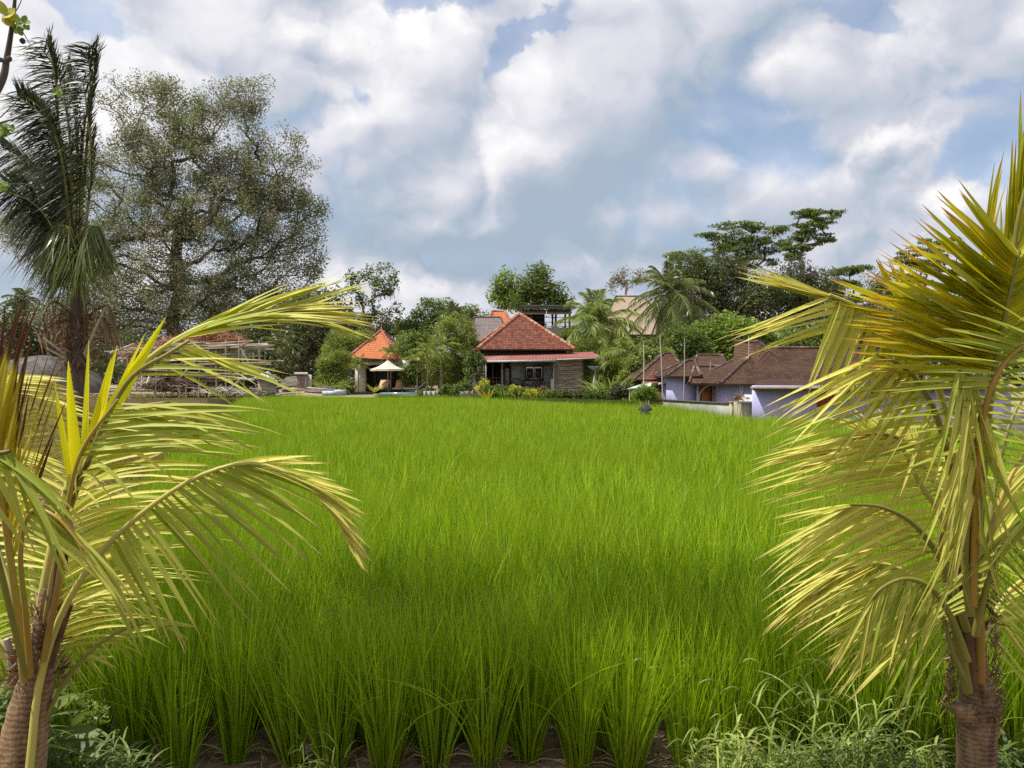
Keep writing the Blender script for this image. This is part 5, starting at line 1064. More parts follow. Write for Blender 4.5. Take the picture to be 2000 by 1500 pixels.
mb = MB(); mb.box(P3(648, 768, 51.5), (1.1, .7, .3)); mb.box(P3(662, 766, 52)+(0, .3, 0), (.7, .5, .32)); o = mb.build('concrete_block', M['tarp'], org=P3(650, 0, 51.5, .58)); tag(o, 'pale concrete blocks at the left end of the garden wall', 'block')
for (pa, ya, pb, yb, D, lab) in ((595, 765, 635, 768, 51.5, 'dark brown beam on the soil heap'), (556, 758, 600, 762, 53.5, 'pale beam lying behind the soil heap'), (600, 757, 650, 762, 54, 'thin pale beam below the rubble heap')):
    mb = MB(); beam(mb, P3(pa, ya, D), P3(pb, yb, D), .12, .10); tag(mb.build('beam', M['darkwood'] if 'dark' in lab else M['bambooyel'], org=P3(pa, ya, D)), lab, 'beam')
# far right behind the palm
mound('gravel_mound', 'grey rubble ridge on the ground far right of the paddy', 1990, 24, 3.5, 1.6, .8, M['gravel'], z0=.02)
mb = MB(); a, b = P3(1925, 0, 19.5, .05), P3(2100, 0, 18.5, .05); beam(mb, a+(0, 0, .12), b+(0, 0, .12), .4, .24); tag(mb.build('kerb_wall', M['sheet'], org=a), 'low pale concrete kerb right of the paddy', 'kerb')
# ------------------------------------------------------------------ young coconut palm, left foreground
# side tuple: t0,t1, ang0,ang1 (degrees in the picture plane), depth0,depth1, len0,lenmid,len1 (px), width m, bend x,y,z, (var), density, jitter
def nearpalm_trunk(root, pts, rad, knob=None):
    mb = MB(); mb.tube(bez(pts, 30), np.interp(np.linspace(0, 1, 30), np.linspace(0, 1, len(rad)), rad)*(1+.03*np.sin(np.arange(30)*2.1)), 18)
    if knob: mb.tube(bez(knob[0], 8), knob[1], 10)
    mb.build('trunk', M['ptrunk'], root, True)
b = W(45, 1500, 2.5); b[2] = .40
L = thing('young_coconut_palm', 'young yellow-green coconut palm with a short thick trunk in the left foreground', 'palm tree', b)
nearpalm_trunk(L, [b+(-.01, 0, -.03), W(42, 1500, 2.5), W(55, 1400, 2.5), W(72, 1325, 2.5), W(85, 1240, 2.5), W(92, 1150, 2.5)], [.080, .072, .064, .052, .034, .02])
mb = MB(); k = 500; cc = W(75, 1300, 2.5); a = rng.random(k)*6.283; zz = rng.uniform(-.07, .2, k); rr = np.interp(zz, [-.07, .2], [.068, .04])
ribbons(mb, cc+np.stack([np.cos(a)*rr, np.sin(a)*rr, zz], 1), np.stack([np.cos(a)*.5, np.sin(a)*.5, rng.uniform(-.4, 1.2, k)], 1), rng.uniform(.02, .07, k), np.full(k, .006), rng.normal(0, .2, (k, 3)), nrm(rng.normal(0, 1, (k, 3))), 3, 0)
mb.build('fibre_sheath', M['palmdead'], L)
def fr(root, pts, n, sides, leaf='palm', **kw):
    kw['r0'] = kw.get('r0', .02)*.8
    sides = [tuple(x*(.84 if leaf == 'palm' else 1.02) if i == 9 else x for i, x in enumerate(sd_)) for sd_ in sides]
    return wfrond(root, px(*pts), max(5, int(n*.66)) if n > 10 else n, sides, leaf, ns=8, rk=8, **kw)
S = (.2, 1)
# arching lower right frond
fr(L, [(58, 1500, 2.42), (78, 1330, 2.42), (125, 1190, 2.38), (200, 1075, 2.33), (300, 985, 2.3), (400, 925, 2.28), (500, 905, 2.28), (590, 940, 2.27), (650, 1005, 2.27), (690, 1075, 2.27)], 44,
   [(.32, .66, -68, -8, .0, -.1, 190, 260, 205, .021, .0, .05, -.17, (0, .5), 1.1, .6), (.66, .99, -14, -62, -.1, -.05, 190, 130, 50, .016, .05, 0, -.13, (.4, 1), .8, .6),
    (.36, .66, 35, 20, .9, .7, 150, 150, 150, .020, .05, .1, -.35, (.1, .7), .6, .5), (.64, .99, 14, -58, .2, .1, 120, 110, 60, .016, .05, 0, -.10, (.4, 1), .8, .5)], r0=.016, r1=.0018, rm='rachis')
# big upper frond swept right
fr(L, [(60, 1330, 2.5), (90, 1120, 2.52), (140, 930, 2.56), (240, 755, 2.6), (330, 672, 2.62), (430, 625, 2.65), (520, 610, 2.68), (600, 615, 2.72)], 40,
   [(.56, .93, 34, 24, .1, .1, 150, 210, 180, .022, .02, 0, -.10, (.1, .8), .6, .6), (.72, 1, 14, -3, .05, .1, 200, 200, 130, .017, .03, 0, -.10, (.3, 1), 1.1, .7),
    (.60, .95, 16, -14, -.1, .0, 220, 240, 160, .018, .03, 0, -.10, (.2, .9), .9, .8), (.56, .72, 28, 8, -.2, -.1, 190, 230, 180, .024, .02, 0, -.12, (0, .5), .25, .6)], r0=.017, r1=.006, rm='rachis')
# its lower ragged leaflets
fr(L, [(75, 1300, 2.5), (120, 1050, 2.45), (180, 880, 2.4), (250, 745, 2.38), (330, 690, 2.38), (370, 665, 2.4)], 20,
   [(.62, .95, 8, -18, 0, 0, 210, 240, 260, .022, .05, 0, -.10, (0, .6), .55, .9), (.7, 1, -14, -30, 0, .1, 150, 190, 190, .018, .1, 0, -.2, (0, .8), .35, 1)], r0=.014, r1=.005, rm='greenpet', leaf='palm')
fr(L, [(85, 1290, 2.55), (110, 1100, 2.55), (135, 960, 2.5), (180, 850, 2.45), (250, 800, 2.42), (330, 785, 2.4)], 30,
   [(.3, .99, 48, -4, .1, 0, 220, 260, 170, .023, .10, 0, -.32, (.1, .9), 1.1, .7), (.45, .98, 20, -22, -.1, -.1, 200, 220, 150, .022, .12, 0, -.22, (0, .8), .7, .9)], r0=.013, r1=.004, rm='petiole')
# rust-spotted dark edged leaflets running right
fr(L, [(85, 1290, 2.4), (115, 1130, 2.3), (130, 1000, 2.25), (160, 880, 2.22), (230, 780, 2.22)], 9,
   [(.72, .98, 12, 4, 0, 0, 270, 280, 300, .02, .05, 0, -.16, (0, .3), 1.2, .6)], r0=.012, r1=.004, rm='petiole', leaf='palm')
# middle fronds whose leaflets fan to the right
fr(L, [(88, 1280, 2.62), (105, 1180, 2.64), (120, 1080, 2.66), (130, 980, 2.66), (165, 880, 2.7), (200, 800, 2.75)], 40,
   [(.15, .85, 38, 20, .1, .1, 220, 300, 280, .019, .25, 0, -.36, (.2, 1), 1.2, .5)], r0=.016, r1=.006, rm='petiole')
fr(L, [(90, 1300, 2.75), (105, 1240, 2.76), (120, 1140, 2.78), (125, 1040, 2.8), (150, 950, 2.85)], 34,
   [(.1, .98, 34, 26, .15, .1, 150, 250, 260, .018, .2, 0, -.34, (.3, 1), 1.2, .5), (.2, .98, 150, 140, .1, .1, 80, 120, 140, .018, -.2, 0, -.2, (.3, 1), .8, .5)], r0=.014, r1=.006, rm='petiole')
# young yellow fan of broad leaflets
fr(L, [(92, 1280, 2.5), (110, 1150, 2.5), (128, 1030, 2.48), (160, 930, 2.46), (190, 850, 2.45)], 7,
   [(.66, .99, 101, 62, 0, 0, 240, 235, 235, .038, .03, 0, .02, (.2, 1), 1, .25)], leaf='palmyel', r0=.013, r1=.005, rm='petiole', fold=.16)
fr(L, [(92, 1280, 2.47), (105, 1150, 2.44), (118, 1050, 2.42), (140, 960, 2.4), (175, 900, 2.4)], 5,
   [(.6, .99, 105, 118, 0, 0, 90, 110, 60, .028, .30, 0, -1.3, (0, 1), 1, 1), (.6, .99, 80, 60, 0, 0, 120, 140, 160, .028, .35, 0, -1.2, (0, 1), 1, 1)], r0=.012, r1=.005, leaf='palm', rm='fibre')
# left edge: browning upright fan and its petiole
fr(L, [(48, 1330, 2.42), (38, 1230, 2.38), (20, 1090, 2.3), (0, 960, 2.25), (-30, 860, 2.2), (-90, 760, 2.2)], 30,
   [(.42, .99, 84, 98, 0, .1, 330, 300, 240, .017, .05, 0, .03, (0, 1), 1.2, .6), (.38, .8, 70, 80, 0, .1, 300, 330, 300, .016, .02, 0, .0, (0, 1), .8, .6)], leaf='palmbrown', r0=.017, r1=.005, rm='petiole')
# pale banded frond behind, far left
fr(L, [(70, 1290, 2.7), (60, 1100, 2.9), (20, 900, 3.0), (-20, 780, 3.05), (10, 735, 3.1), (70, 790, 3.1), (110, 880, 3.1), (125, 980, 3.1)], 60,
   [(.45, .99, 10, -22, 0, 0, 100, 130, 90, .018, .0, 0, -.15, (.6, 1), 1.2, .4), (.5, .99, 200, 170, 0, 0, 60, 60, 60, .017, .0, 0, -.15, (.6, 1), 1, .4)], r0=.014, r1=.003, rm='rachis')
fr(L, [(60, 1300, 2.6), (30, 1180, 2.7), (0, 1080, 2.8), (-40, 960, 2.9), (-30, 880, 3.0), (20, 880, 3.0), (60, 960, 3.0)], 44,
   [(.3, .99, 0, -12, 0, 0, 120, 130, 100, .018, .0, 0, -.15, (.5, 1), 1.2, .4)], r0=.010, r1=.003, rm='greenpet')
# grey-green leaflets flopping over at the left edge
fr(L, [(50, 1320, 2.35), (10, 1150, 2.2), (-25, 1000, 2.1), (-20, 900, 2.05), (20, 880, 2.05)], 12,
   [(.6, .99, 30, -55, 0, -.1, 120, 150, 190, .024, .2, 0, -.75, (0, .4), 1.1, .9), (.6, .99, -50, -75, 0, 0, 110, 150, 160, .022, .05, 0, -.3, (0, .5), .7, .9)], r0=.012, r1=.005, rm='greenpet')
fr(L, [(60, 1320, 2.4), (50, 1200, 2.3), (40, 1080, 2.2), (60, 1000, 2.15), (110, 1010, 2.12), (170, 1080, 2.1)], 20,
   [(.5, .98, -20, -52, 0, 0, 150, 190, 150, .020, .05, 0, -.3, (0, .8), 1.2, .8)], r0=.012, r1=.003, rm='petiole')
# lower left, behind and low frond to the right
fr(L, [(62, 1470, 2.5), (90, 1400, 2.5), (135, 1320, 2.5), (190, 1260, 2.52), (260, 1222, 2.55), (310, 1216, 2.58)], 14,
   [(.5, .99, 8, -2, .2, .1, 60, 90, 75, .016, .02, 0, -.03, (0, .5), 1, .5), (.55, .95, -20, -24, 0, 0, 60, 90, 60, .014, .02, 0, -.12, (0, .5), .5, .5)], r0=.011, r1=.004, rm='greenpet')
fr(L, [(80, 1300, 2.7), (110, 1230, 2.8), (150, 1180, 2.9), (200, 1150, 3.0), (240, 1150, 3.1)], 40,
   [(.1, .98, 32, 10, .2, .1, 80, 120, 80, .016, .1, 0, -.35, (0, .6), 1, .6), (.1, .98, -60, -30, .1, .1, 110, 130, 80, .016, .1, 0, -.2, (0, .6), 1, .6)], r0=.012, r1=.003, rm='greenpet')
fr(L, [(50, 1320, 2.6), (10, 1260, 2.7), (-50, 1220, 2.8), (-120, 1200, 2.9)], 34,
   [(.1, .98, 20, 40, 0, 0, 90, 110, 90, .016, 0, 0, -.3, (0, .7), 1, .6), (.1, .98, -50, -80, .1, .1, 90, 110, 80, .016, .0, 0, -.2, (0, .6), 1, .6)], r0=.014, r1=.004, rm='greenpet')
fr(L, [(80, 1330, 2.52), (92, 1240, 2.5), (112, 1140, 2.5), (122, 1040, 2.5), (130, 990, 2.5)], 10, [(.5, 1, 250, 290, -.2, -.2, 60, 90, 60, .02, 0, 0, -.3, (0, 1))], leaf='palmdead', r0=.02, r1=.01, rm='petiole')
mb = MB(); mb.tube(px((28, 1335, 2.5), (22, 1280, 2.48), (12, 1248, 2.47)), [.014, .013, .010], 8); mb.build('leaf_stub', M['palebark'], L, True)
mb = MB(); mb.tube(px((88, 1300, 2.44), (112, 1240, 2.42), (140, 1180, 2.4)), [.024, .018, .006], 6); mb.build('leaf_stub', M['fibre'], L, True)

# ------------------------------------------------------------------ young coconut palm, right foreground
b = W(1910, 1500, 3.0); b[2] = .38
Q = thing('young_coconut_palm', 'dense golden coconut palm with leaflets blown left in the right foreground', 'palm tree', b)
nearpalm_trunk(Q, [b+(.01, 0, -.03), W(1908, 1500, 3.0), W(1908, 1440, 3.0), W(1912, 1380, 3.0), W(1905, 1330, 3.0), W(1895, 1230, 3.0), W(1890, 1100, 3.0), W(1885, 960, 3.0)], [.080, .072, .070, .077, .054, .048, .036, .022], ([W(1900, 1400, 2.97), W(1876, 1385, 2.93), W(1872, 1372, 2.92)], [.05, .048, .04, .035, .03, .03, .025, .01]))
mb = MB(); k = 900; cc = W(1900, 1300, 3.0); a = rng.random(k)*6.283; zz = rng.uniform(-.2, .45, k); rr = np.interp(zz, [-.2, .45], [.085, .06])
ribbons(mb, cc+np.stack([np.cos(a)*rr, np.sin(a)*rr, zz], 1), np.stack([np.cos(a)*.35, np.sin(a)*.35, rng.uniform(-1, 1.2, k)], 1), rng.uniform(.02, .07, k), np.full(k, .007), rng.normal(0, .2, (k, 3)), nrm(rng.normal(0, 1, (k, 3))), 3, 0)
mb.build('fibre_sheath', M['palmdead'], Q)
def pet(pts, r, m_='petiole'): mb = MB(); mb.tube(bez(px(*pts), 14), np.linspace(r, r*.6, 14), 10); mb.build('petiole', M[m_], Q, True)
pet([(1915, 1330, 2.93), (1912, 1230, 2.9), (1910, 1120, 2.88), (1905, 1040, 2.9)], .022)
pet([(1890, 1350, 2.92), (1872, 1250, 2.88), (1850, 1140, 2.85), (1838, 1040, 2.85)], .020, 'greenpet')
pet([(1900, 1345, 2.95), (1890, 1260, 2.9), (1885, 1160, 2.85), (1880, 1080, 2.85)], .026, 'fibre')
G = 'palmgold'
# top spear
fr(Q, [(1905, 1150, 3.1), (1915, 950, 3.1), (1935, 780, 3.05), (1955, 640, 3.0), (1975, 520, 2.95), (1990, 420, 2.92), (2010, 340, 2.9)], 30,
   [(.50, .98, 96, 84, 0, 0, 180, 230, 200, .020, .06, 0, .03, (0, .8), 1.1, .5), (.55, .98, 72, 74, 0, 0, 160, 200, 180, .020, .05, 0, .02, (0, .8), .8, .4)], leaf=G, r0=.022, r1=.006, rm='greenpet')
fr(Q, [(1905, 1150, 3.2), (1920, 950, 3.2), (1930, 800, 3.15), (1925, 660, 3.1), (1920, 560, 3.1)], 20,
   [(.6, .99, 104, 86, 0, 0, 180, 240, 260, .019, .1, 0, .03, (.2, 1), 1, .5)], leaf=G, r0=.02, r1=.007, rm='greenpet')
# golden frond, upper right: wide leaflets to the left
fr(Q, [(1900, 1150, 2.85), (1915, 950, 2.75), (1932, 800, 2.68), (1945, 710, 2.64), (1958, 640, 2.6), (1975, 560, 2.56), (1992, 490, 2.54)], 60,
   [(.46, .98, 163, 132, 0, 0, 250, 270, 170, .031, -.03, 0, .04, (.1, 1), 1.2, .45), (.50, .98, 24, 50, 0, .1, 130, 150, 120, .026, 0, 0, -.1, (0, .6), 1, .4),
    (.42, .85, 176, 150, .15, .1, 230, 260, 220, .030, -.05, 0, -.06, (0, .6), 1, .5)], leaf=G, r0=.019, r1=.004, rm='greenpet')
fr(Q, [(1905, 1150, 2.95), (1900, 950, 2.9), (1880, 800, 2.85), (1845, 700, 2.8), (1800, 630, 2.78), (1760, 590, 2.76)], 30,
   [(.5, .99, 200, 158, 0, 0, 120, 170, 150, .024, -.03, 0, .02, (.2, 1), .8, .5), (.45, .98, 100, 124, 0, 0, 120, 150, 100, .022, 0, 0, .04, (.3, 1), 1, .5)], leaf=G, r0=.02, r1=.006, rm='greenpet')
# upper left frond reaching far left
fr(Q, [(1890, 1130, 3.0), (1868, 950, 2.95), (1845, 800, 2.9), (1800, 690, 2.85), (1735, 625, 2.8), (1680, 600, 2.78), (1620, 575, 2.76)], 34,
   [(.72, .99, 160, 166, 0, 0, 220, 220, 170, .018, -.03, 0, .03, (.3, 1), 1.1, .5), (.50, .95, 258, 246, 0, 0, 130, 170, 150, .026, -.06, 0, -.18, (.2, .9), 1, .5),
    (.66, .99, 188, 196, 0, 0, 230, 260, 220, .018, -.06, 0, -.10, (.4, 1), .6, .8)], leaf='palm', r0=.021, r1=.005, rm='rachis')
# mid fronds streaming left
fr(Q, [(1890, 1150, 2.9), (1872, 1000, 2.85), (1850, 880, 2.8), (1815, 780, 2.76), (1770, 720, 2.74), (1710, 690, 2.72)], 36,
   [(.36, .99, 182, 206, 0, 0, 300, 300, 220, .021, -.08, 0, -.14, (.3, 1), 1.1, .8), (.5, .98, 250, 222, 0, 0, 150, 200, 200, .020, -.1, 0, -.2, (.2, 1), .7, .9)], r0=.022, r1=.005, rm='greenpet')
fr(Q, [(1890, 1180, 3.1), (1870, 1060, 3.1), (1830, 950, 3.1), (1790, 880, 3.1), (1740, 850, 3.1), (1680, 850, 3.1), (1610, 880, 3.12)], 46,
   [(.30, .75, 174, 186, 0, 0, 190, 260, 240, .018, -.05, 0, -.16, (.6, 1), 1.2, .4), (.65, .99, 200, 216, 0, 0, 150, 130, 90, .015, -.05, 0, -.1, (.7, 1), 1.2, .5), (.3, .8, 60, 150, .2, .2, 60, 90, 80, .018, 0, 0, -.2, (.6, 1), 1, .4)], r0=.018, r1=.003, rm='petiole')
fr(Q, [(1888, 1200, 2.95), (1868, 1100, 2.9), (1840, 1010, 2.85), (1800, 950, 2.82), (1765, 880, 2.8), (1745, 860, 2.8)], 34,
   [(.2, .98, 190, 182, 0, 0, 260, 300, 280, .018, -.08, 0, -.16, (.5, 1), 1.3, .7), (.3, .9, 30, 10, 0, .1, 60, 80, 70, .018, 0, 0, -.1, (.5, 1), 1, .5)], r0=.018, r1=.005, rm='rachis')
fr(Q, [(1888, 1230, 2.85), (1862, 1150, 2.8), (1830, 1080, 2.78), (1780, 1020, 2.75), (1720, 990, 2.72), (1660, 985, 2.7)], 40,
   [(.15, .99, 196, 204, 0, 0, 260, 280, 190, .018, -.08, 0, -.20, (.3, 1), 1.3, .8), (.4, .98, 168, 186, 0, 0, 130, 160, 140, .016, -.1, 0, -.2, (.3, 1), .6, .9)], r0=.02, r1=.004, rm='greenpet')
fr(Q, [(1892, 1260, 3.05), (1850, 1190, 3.05), (1790, 1130, 3.05), (1720, 1100, 3.05), (1650, 1110, 3.05), (1600, 1140, 3.05)], 40,
   [(.15, .99, 188, 214, 0, 0, 210, 230, 120, .017, -.05, 0, -.22, (.2, .9), 1.3, .6), (.3, .98, 232, 236, 0, 0, 120, 160, 100, .017, -.05, 0, -.18, (.2, .9), 1, .6)], r0=.016, r1=.003, rm='rachis')
fr(Q, [(1890, 1290, 2.8), (1860, 1210, 2.74), (1820, 1150, 2.7), (1770, 1130, 2.68), (1720, 1150, 2.66), (1690, 1190, 2.66)], 32,
   [(.25, .99, 218, 240, 0, 0, 240, 220, 120, .018, -.05, 0, -.20, (.1, .8), 1.2, .6), (.35, .95, 250, 258, 0, 0, 120, 180, 120, .018, -.05, 0, -.15, (0, .7), .9, .6)], r0=.016, r1=.003, rm='greenpet')
fr(Q, [(1885, 1330, 2.85), (1860, 1270, 2.8), (1835, 1190, 2.76), (1800, 1140, 2.72), (1780, 1150, 2.7)], 18,
   [(.3, .99, 236, 262, 0, 0, 200, 210, 160, .018, -.03, 0, -.10, (0, .6), 1.1, .7)], r0=.014, r1=.004, rm='greenpet')
# dark shaded fronds around the heart
fr(Q, [(1900, 1180, 2.7), (1905, 1000, 2.6), (1915, 860, 2.55), (1935, 760, 2.5), (1980, 690, 2.48), (2050, 650, 2.45)], 34,
   [(.35, .98, 196, 150, .1, 0, 180, 200, 160, .022, 0, 0, -.1, (0, .4), 1, .7), (.35, .98, -6, 24, .1, 0, 130, 150, 120, .022, 0, 0, -.12, (0, .4), 1, .6)], r0=.017, r1=.005, rm='petiole')
fr(Q, [(1900, 1180, 2.75), (1890, 1040, 2.65), (1895, 900, 2.6), (1910, 800, 2.55), (1900, 740, 2.52), (1870, 720, 2.5)], 20,
   [(.4, .99, 250, 262, 0, 0, 200, 260, 240, .024, -.02, 0, -.12, (.1, .8), 1.0, .9), (.4, .99, -60, -78, 0, 0, 180, 230, 200, .022, .02, 0, -.15, (0, .7), .8, .9)], r0=.02, r1=.005, rm='greenpet')
fr(Q, [(1895, 1200, 2.72), (1885, 1090, 2.66), (1895, 980, 2.6), (1915, 900, 2.58), (1900, 860, 2.56)], 16,
   [(.3, .99, 244, 258, 0, 0, 220, 260, 240, .023, -.03, 0, -.12, (.2, 1), 1.0, .9), (.4, .99, -66, -80, 0, 0, 180, 230, 220, .022, .02, 0, -.12, (.1, .8), .8, .9)], r0=.02, r1=.005, rm='greenpet')
# right-hand fronds running out of the picture
fr(Q, [(1905, 1200, 3.05), (1925, 1080, 3.1), (1960, 960, 3.15), (2010, 880, 3.2), (2090, 830, 3.25)], 40,
   [(.2, .98, -20, -58, 0, 0, 160, 200, 160, .018, .05, 0, -.2, (.3, 1), 1, .6), (.2, .98, 60, 36, 0, 0, 130, 160, 140, .018, .05, 0, -.1, (.4, 1), 1, .5)], r0=.018, r1=.004, rm='petiole')
fr(Q, [(1905, 1240, 2.8), (1925, 1150, 2.72), (1960, 1060, 2.66), (2010, 1010, 2.6), (2080, 1000, 2.56)], 40,
   [(.15, .98, -30, -70, 0, 0, 160, 200, 160, .018, .03, 0, -.2, (0, .6), 1, .6), (.15, .98, 196, 236, .1, .1, 90, 120, 120, .018, 0, 0, -.2, (0, .6), .8, .6)], r0=.018, r1=.004, rm='greenpet')
fr(Q, [(1908, 1290, 3.1), (1935, 1210, 3.15), (1975, 1150, 3.2), (2030, 1120, 3.22), (2090, 1130, 3.25)], 36,
   [(.15, .98, -44, -80, 0, 0, 200, 240, 180, .018, .0, 0, -.2, (.1, .8), 1, .6), (.15, .98, 30, 10, 0, 0, 130, 150, 120, .017, .05, 0, -.2, (.3, 1), 1, .6)], r0=.016, r1=.004, rm='rachis')
fr(Q, [(1915, 1180, 3.2), (1935, 1000, 3.3), (1965, 850, 3.35), (2010, 760, 3.4), (2080, 710, 3.45)], 40,
   [(.3, .98, -10, -40, 0, 0, 160, 200, 150, .02, .05, 0, -.2, (.2, .9), 1, .6), (.3, .98, 170, 130, 0, 0, 130, 150, 120, .02, -.05, 0, -.1, (.3, 1), 1, .6)], r0=.018, r1=.004, rm='greenpet')

# ------------------------------------------------------------------ flowering branch, top left
base = W(-260, 900, 1.7); base[2] = .38
root = thing('flowering_branch', 'thin twigs with yellow blossom and lobed green leaves hanging into the top left corner', 'branch', base)
mb = MB(); main = bez([base, W(-200, 500, 1.7), W(-60, 260, 1.7), W(0, 165, 1.7), W(14, 110, 1.7), W(26, 30, 1.7), W(34, -60, 1.7)], 40); mb.tube(main, np.linspace(.014, .0022, 40), 6)
for pp, r_ in (([(18, 70, 1.7), (34, 50, 1.68), (52, 75, 1.68), (60, 88, 1.68)], .0014), ([(-60, 265, 1.7), (0, 240, 1.66), (60, 225, 1.64), (100, 208, 1.63), (112, 188, 1.63)], .0022), ([(-60, 280, 1.7), (10, 262, 1.7), (70, 250, 1.7), (104, 215, 1.7)], .0016), ([(0, 230, 1.66), (30, 200, 1.66), (55, 165, 1.66)], .0012), ([(26, 30, 1.7), (40, 5, 1.7), (46, -20, 1.7)], .0012), ([(8, 130, 1.7), (18, 118, 1.69)], .001)):
    mb.tube(bez(px(*pp), 12), np.linspace(r_, r_*.5, 12), 5)
mb.build('twigs', M['darkbark'], root, True)
def lobed(px_, py_, D, r_, m_, nm, n=5, tilt=.4):
    c = W(px_, py_, D); mb = MB(); a = np.linspace(0, 2*math.pi, n, endpoint=False)+rng.random()*2
    ribbons(mb, np.tile(c, (n, 1)), np.stack([np.cos(a), rng.normal(0, tilt, n), np.sin(a)], 1), np.full(n, r_)*rng.uniform(.7, 1.1, n), np.full(n, r_*.8), rng.normal(0, .12, (n, 3)), nrm(np.tile([.2, -1, .4], (n, 1))+rng.normal(0, .2, (n, 3))), 5, .1, taper='oval'); mb.build(nm, M[m_], root)
for q in ((28, 40, 1.69, .016), (46, 44, 1.68, .018), (36, 58, 1.68, .015), (6, 250, 1.66, .022), (-8, 262, 1.66, .02), (110, 178, 1.63, .013), (22, 252, 1.66, .012), (6, 362, 1.7, .015)): lobed(*q, 'brightleaf', 'leaf')
lobed(12, 30, 1.68, .026, 'yellowleaf', 'flower', 9, .8)
for q in ((44, 80, .006), (18, 115, .006), (2, 117, .005)):
    mb = MB(); c = W(q[0], q[1], 1.69); mb.tube([c-(0, 0, q[2]), c-(0, 0, q[2]*.4), c+(0, 0, q[2]*.4), c+(0, 0, q[2])], [q[2]*.4, q[2], q[2], q[2]*.4], 7); mb.build('bud', M['darkbark'], root, True)

# ------------------------------------------------------------------ weeds on the bank
def weeds(name, lab, xs, ys, nb, h, wd, m_, droop=.7, up=1.5, kind='stuff', cat='weeds'):
    n = len(xs)*nb; x = np.repeat(xs, nb)+rng.normal(0, .02, n); y = np.repeat(ys, nb)+rng.normal(0, .02, n); a = rng.random(n)*6.283
    f = np.clip((3.52-y)/.5, 0, 1); z = np.maximum(0,-.05+.46*f*f*(3-2*f))
    st = rng.random(n)*h*.9; mb = MB()
    lean = rng.normal(0, .25, (n, 2))
    ribbons(mb, np.stack([x+lean[:, 0]*st, y+lean[:, 1]*st, z+st], 1), np.stack([np.cos(a), np.sin(a), up*rng.uniform(.5, 1.3, n)], 1), h*rng.uniform(.3, .75, n), wd*rng.uniform(.7, 1.3, n),
        np.stack([np.cos(a)*.2, np.sin(a)*.2, -droop*rng.uniform(.7, 1.5, n)], 1), nrm(np.stack([rng.normal(0, .3, n), rng.normal(0, .3, n), np.ones(n)], 1)), 6, .15, 0, taper='leaf')
    k = len(xs)*5; xi = np.repeat(xs, 5)+rng.normal(0, .02, k); yi = np.repeat(ys, 5)+rng.normal(0, .02, k); f = np.clip((3.52-yi)/.5, 0, 1)
    ribbons(mb, np.stack([xi, yi, np.maximum(0,-.05+.46*f*f*(3-2*f))], 1), np.stack([rng.normal(0, .25, k), rng.normal(0, .25, k), np.ones(k)], 1), h*rng.uniform(.5, 1.1, k), np.full(k, .004), rng.normal(0, .05, (k, 3)), nrm(rng.normal(0, 1, (k, 3))*[1, 1, .1]), 4, 0, 0, taper='grass')
    tag(mb.build(name, M[m_]), lab, cat, kind=kind)
k = 100; ys = 3.05+.60*rng.random(k)**.7; xs = (1340+500*rng.random(k)-1000)/F*ys
weeds('grass_weeds', 'pale arching grass weeds on the bank below the right palm', xs, ys, 24, .225, .011, 'weed')
k = 16; ys = 3.3+.4*rng.random(k); xs = (1500+330*rng.random(k)-1000)/F*ys
weeds('tall_weeds', 'taller thin weeds with hooked blades in front of the right rice clumps', xs, ys, 16, .50, .010, 'weed', .6, 2.2)
k = 36; ys = 3.15+.55*rng.random(k); xs = (95+170*rng.random(k)-1000)/F*ys
weeds('small_weeds', 'small dark herbs on the bank right of the left palm trunk', xs, ys, 26, .22, .012, 'midleaf', .5, 1.2)
k = 9; ys = 3.45+.25*rng.random(k); xs = (540+100*rng.random(k)-1000)/F*ys
weeds('thin_weeds', 'few thin arching grass blades before the front rice row', xs, ys, 8, .28, .008, 'weed', .7, 1.8)
k = 26; ys = 3.2+.45*rng.random(k); xs = (1960+80*rng.random(k)-1000)/F*ys
weeds('corner_weeds', 'leafy weeds at the foot of the right palm in the corner', xs, ys, 18, .25, .02, 'midleaf', .5, 1.3)
k = 22; ys = 2.9+.7*rng.random(k); xs = (-30+60*rng.random(k)-1000)/F*ys
weeds('edge_weeds', 'broad dark weeds left of the left palm trunk', xs, ys, 20, .42, .03, 'midleaf', .5, 1.4)
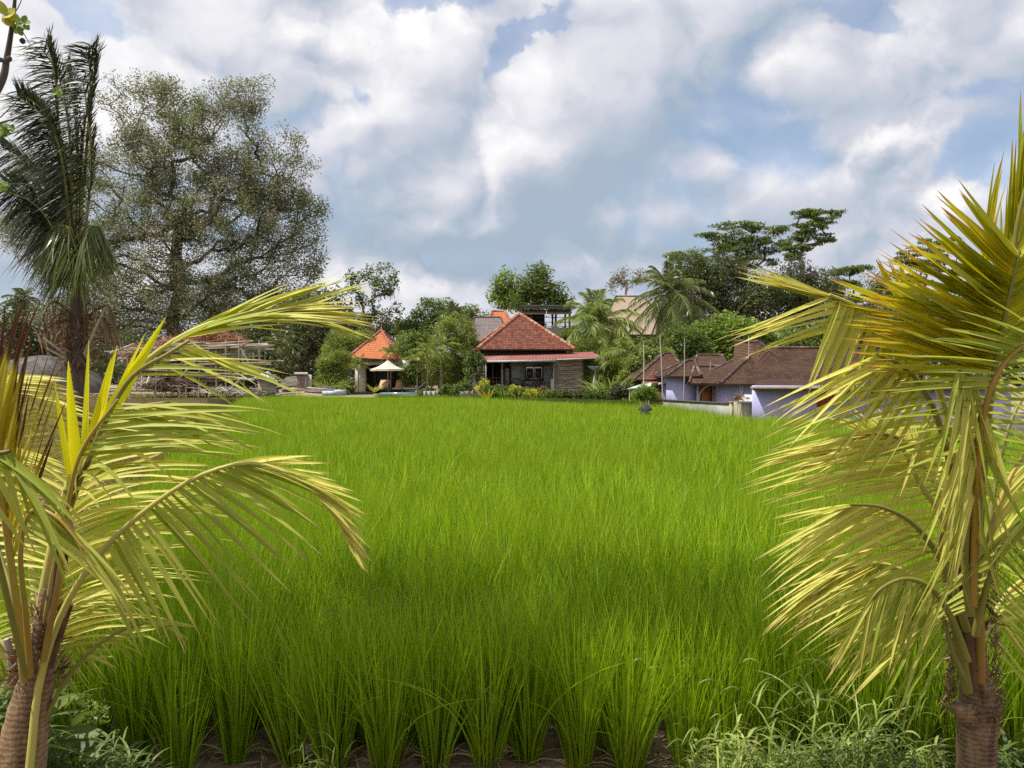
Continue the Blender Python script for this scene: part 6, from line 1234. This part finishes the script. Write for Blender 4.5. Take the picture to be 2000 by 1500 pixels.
# broad-leaved plant and the feathery herb beside the left trunk
root = thing('broadleaf_plant', 'broad-leaved plant with one long curved leaf beside the left palm trunk', 'plant', (W(120, 1470, 3.2)[0], 3.2, .35)); mb = MB()
P = px((95, 1440, 3.2), (120, 1445, 3.2), (105, 1490, 3.2), (130, 1470, 3.15), (90, 1400, 3.2))
ribbons(mb, np.array(P), np.array([[1, 0, .35], [.9, -.3, .1], [.7, -.2, -.2], [1, .2, .5], [.7, 0, .8]], float), np.array([.26, .2, .18, .16, .2]), np.array([.06, .07, .06, .05, .05]), np.array([[.0, 0, -.3]]*5, float), nrm(np.array([[0, -.6, .8]]*5, float)), 8, .12, taper='oval')
mb.build('foliage', M['midleaf'], root); mb = MB(); mb.tube([root.location, P[0], P[1]], .006, 5); mb.build('stem', M['greenpet'], root)
def herb(px_, D, py_top, lab, n=26):
    c = W(px_, 1480, D); f = min(1, max(0, (3.52-D)/.5)); c[2] = np.maximum(0,-.05+.46*f*f*(3-2*f)); t = W(px_, py_top, D); root = thing('herb', lab, 'plant', c); mb = MB(); S_ = bez([c, (c+t)/2+(.02, 0, 0), t], 12); mb.tube(S_, np.linspace(.004, .0015, 12), 5)
    T = []
    for i in range(n):
        u = .3+.7*rng.random(); p = S_[int(u*11)]; a = rng.random()*6.28; e = p+np.array([math.cos(a)*.09, math.sin(a)*.07, .05])*rng.uniform(.5, 1.2); mb.tube([p, e], .0012, 3); T.append(e)
    mb.build('stem', M['greenpet'], root); mb = MB(); leaves(mb, np.array(T), .03, 9, .028, .5); mb.build('foliage', M['brightleaf'], root)
herb(180, 3.45, 1345, 'feathery small-leaved herb right of the left palm trunk'); herb(135, 3.3, 1385, 'shorter small-leaved herb close to the left palm trunk')
# bleached curled blades showing over the rice
for (px_, py_, D) in ((720, 1168, 4.3), (660, 1165, 4.4), (795, 1165, 4.2), (640, 1190, 4.3), (745, 1150, 4.5), (1240, 1285, 3.8), (1270, 1300, 3.8), (1395, 1325, 3.7), (1480, 1260, 3.9), (1540, 1275, 3.8), (1455, 1285, 3.8), (1615, 1285, 3.7), (1440, 1340, 3.7), (1560, 1350, 3.6)):
    c = W(px_, py_, D); b0 = c.copy(); b0[2] = .02; mb = MB(); s = rng.choice([-1, 1]); q = bez([b0, (b0+c)/2, c-(s*.01, 0, .02)], 10); mb.tube(q, .0012, 3)
    ribbons(mb, np.array([q[-1]]), np.array([[s*.6, 0, .8]]), np.array([.10]), np.array([.008]), np.array([[s*.3, 0, -.9]]), np.array([[0, -.6, .8]]), 7, 0)
    tag(mb.build('curled_blade', M['weed'], org=b0), 'bleached curled grass blade poking out between the front rice clumps', 'grass blade', 'bleached curled blades in the front rice')

# added unseen tree, its crown shaped to darken the front of the paddy
root = thing('added_shade_tree', 'unseen leafy tree added on the bank to shade the front rice rows', 'tree', (-6.2, 1.2, .38))
T = np.stack([rng.uniform(-5.6, .6, 170), 2.5+3.1*rng.beta(1.3, 1.7, 170), rng.uniform(5.15, 5.9, 170)], 1)
T = T[~((T[:, 0] < -1.7) & (T[:, 1] < 2.9)) & ~((T[:, 0] > -2.1) & (T[:, 1] < 3.2))]
A, B, ra, rb, _ = skeleton(None, T, np.array([[-6.2, 1.2, .3], [-6.1, 1.4, 1.6], [-5.9, 1.8, 3.0], [-5.4, 2.4, 4.2], [-4.6, 3.0, 4.8]]), .012, .1)
mb = MB(); mb.segs(A, B, ra, rb, 6); mb.build('trunk', M['bark'], root, True)
mb = MB(); leaves(mb, T, .42, 60, .13, .5, .5, .8); mb.build('crown', M['midleaf'], root)
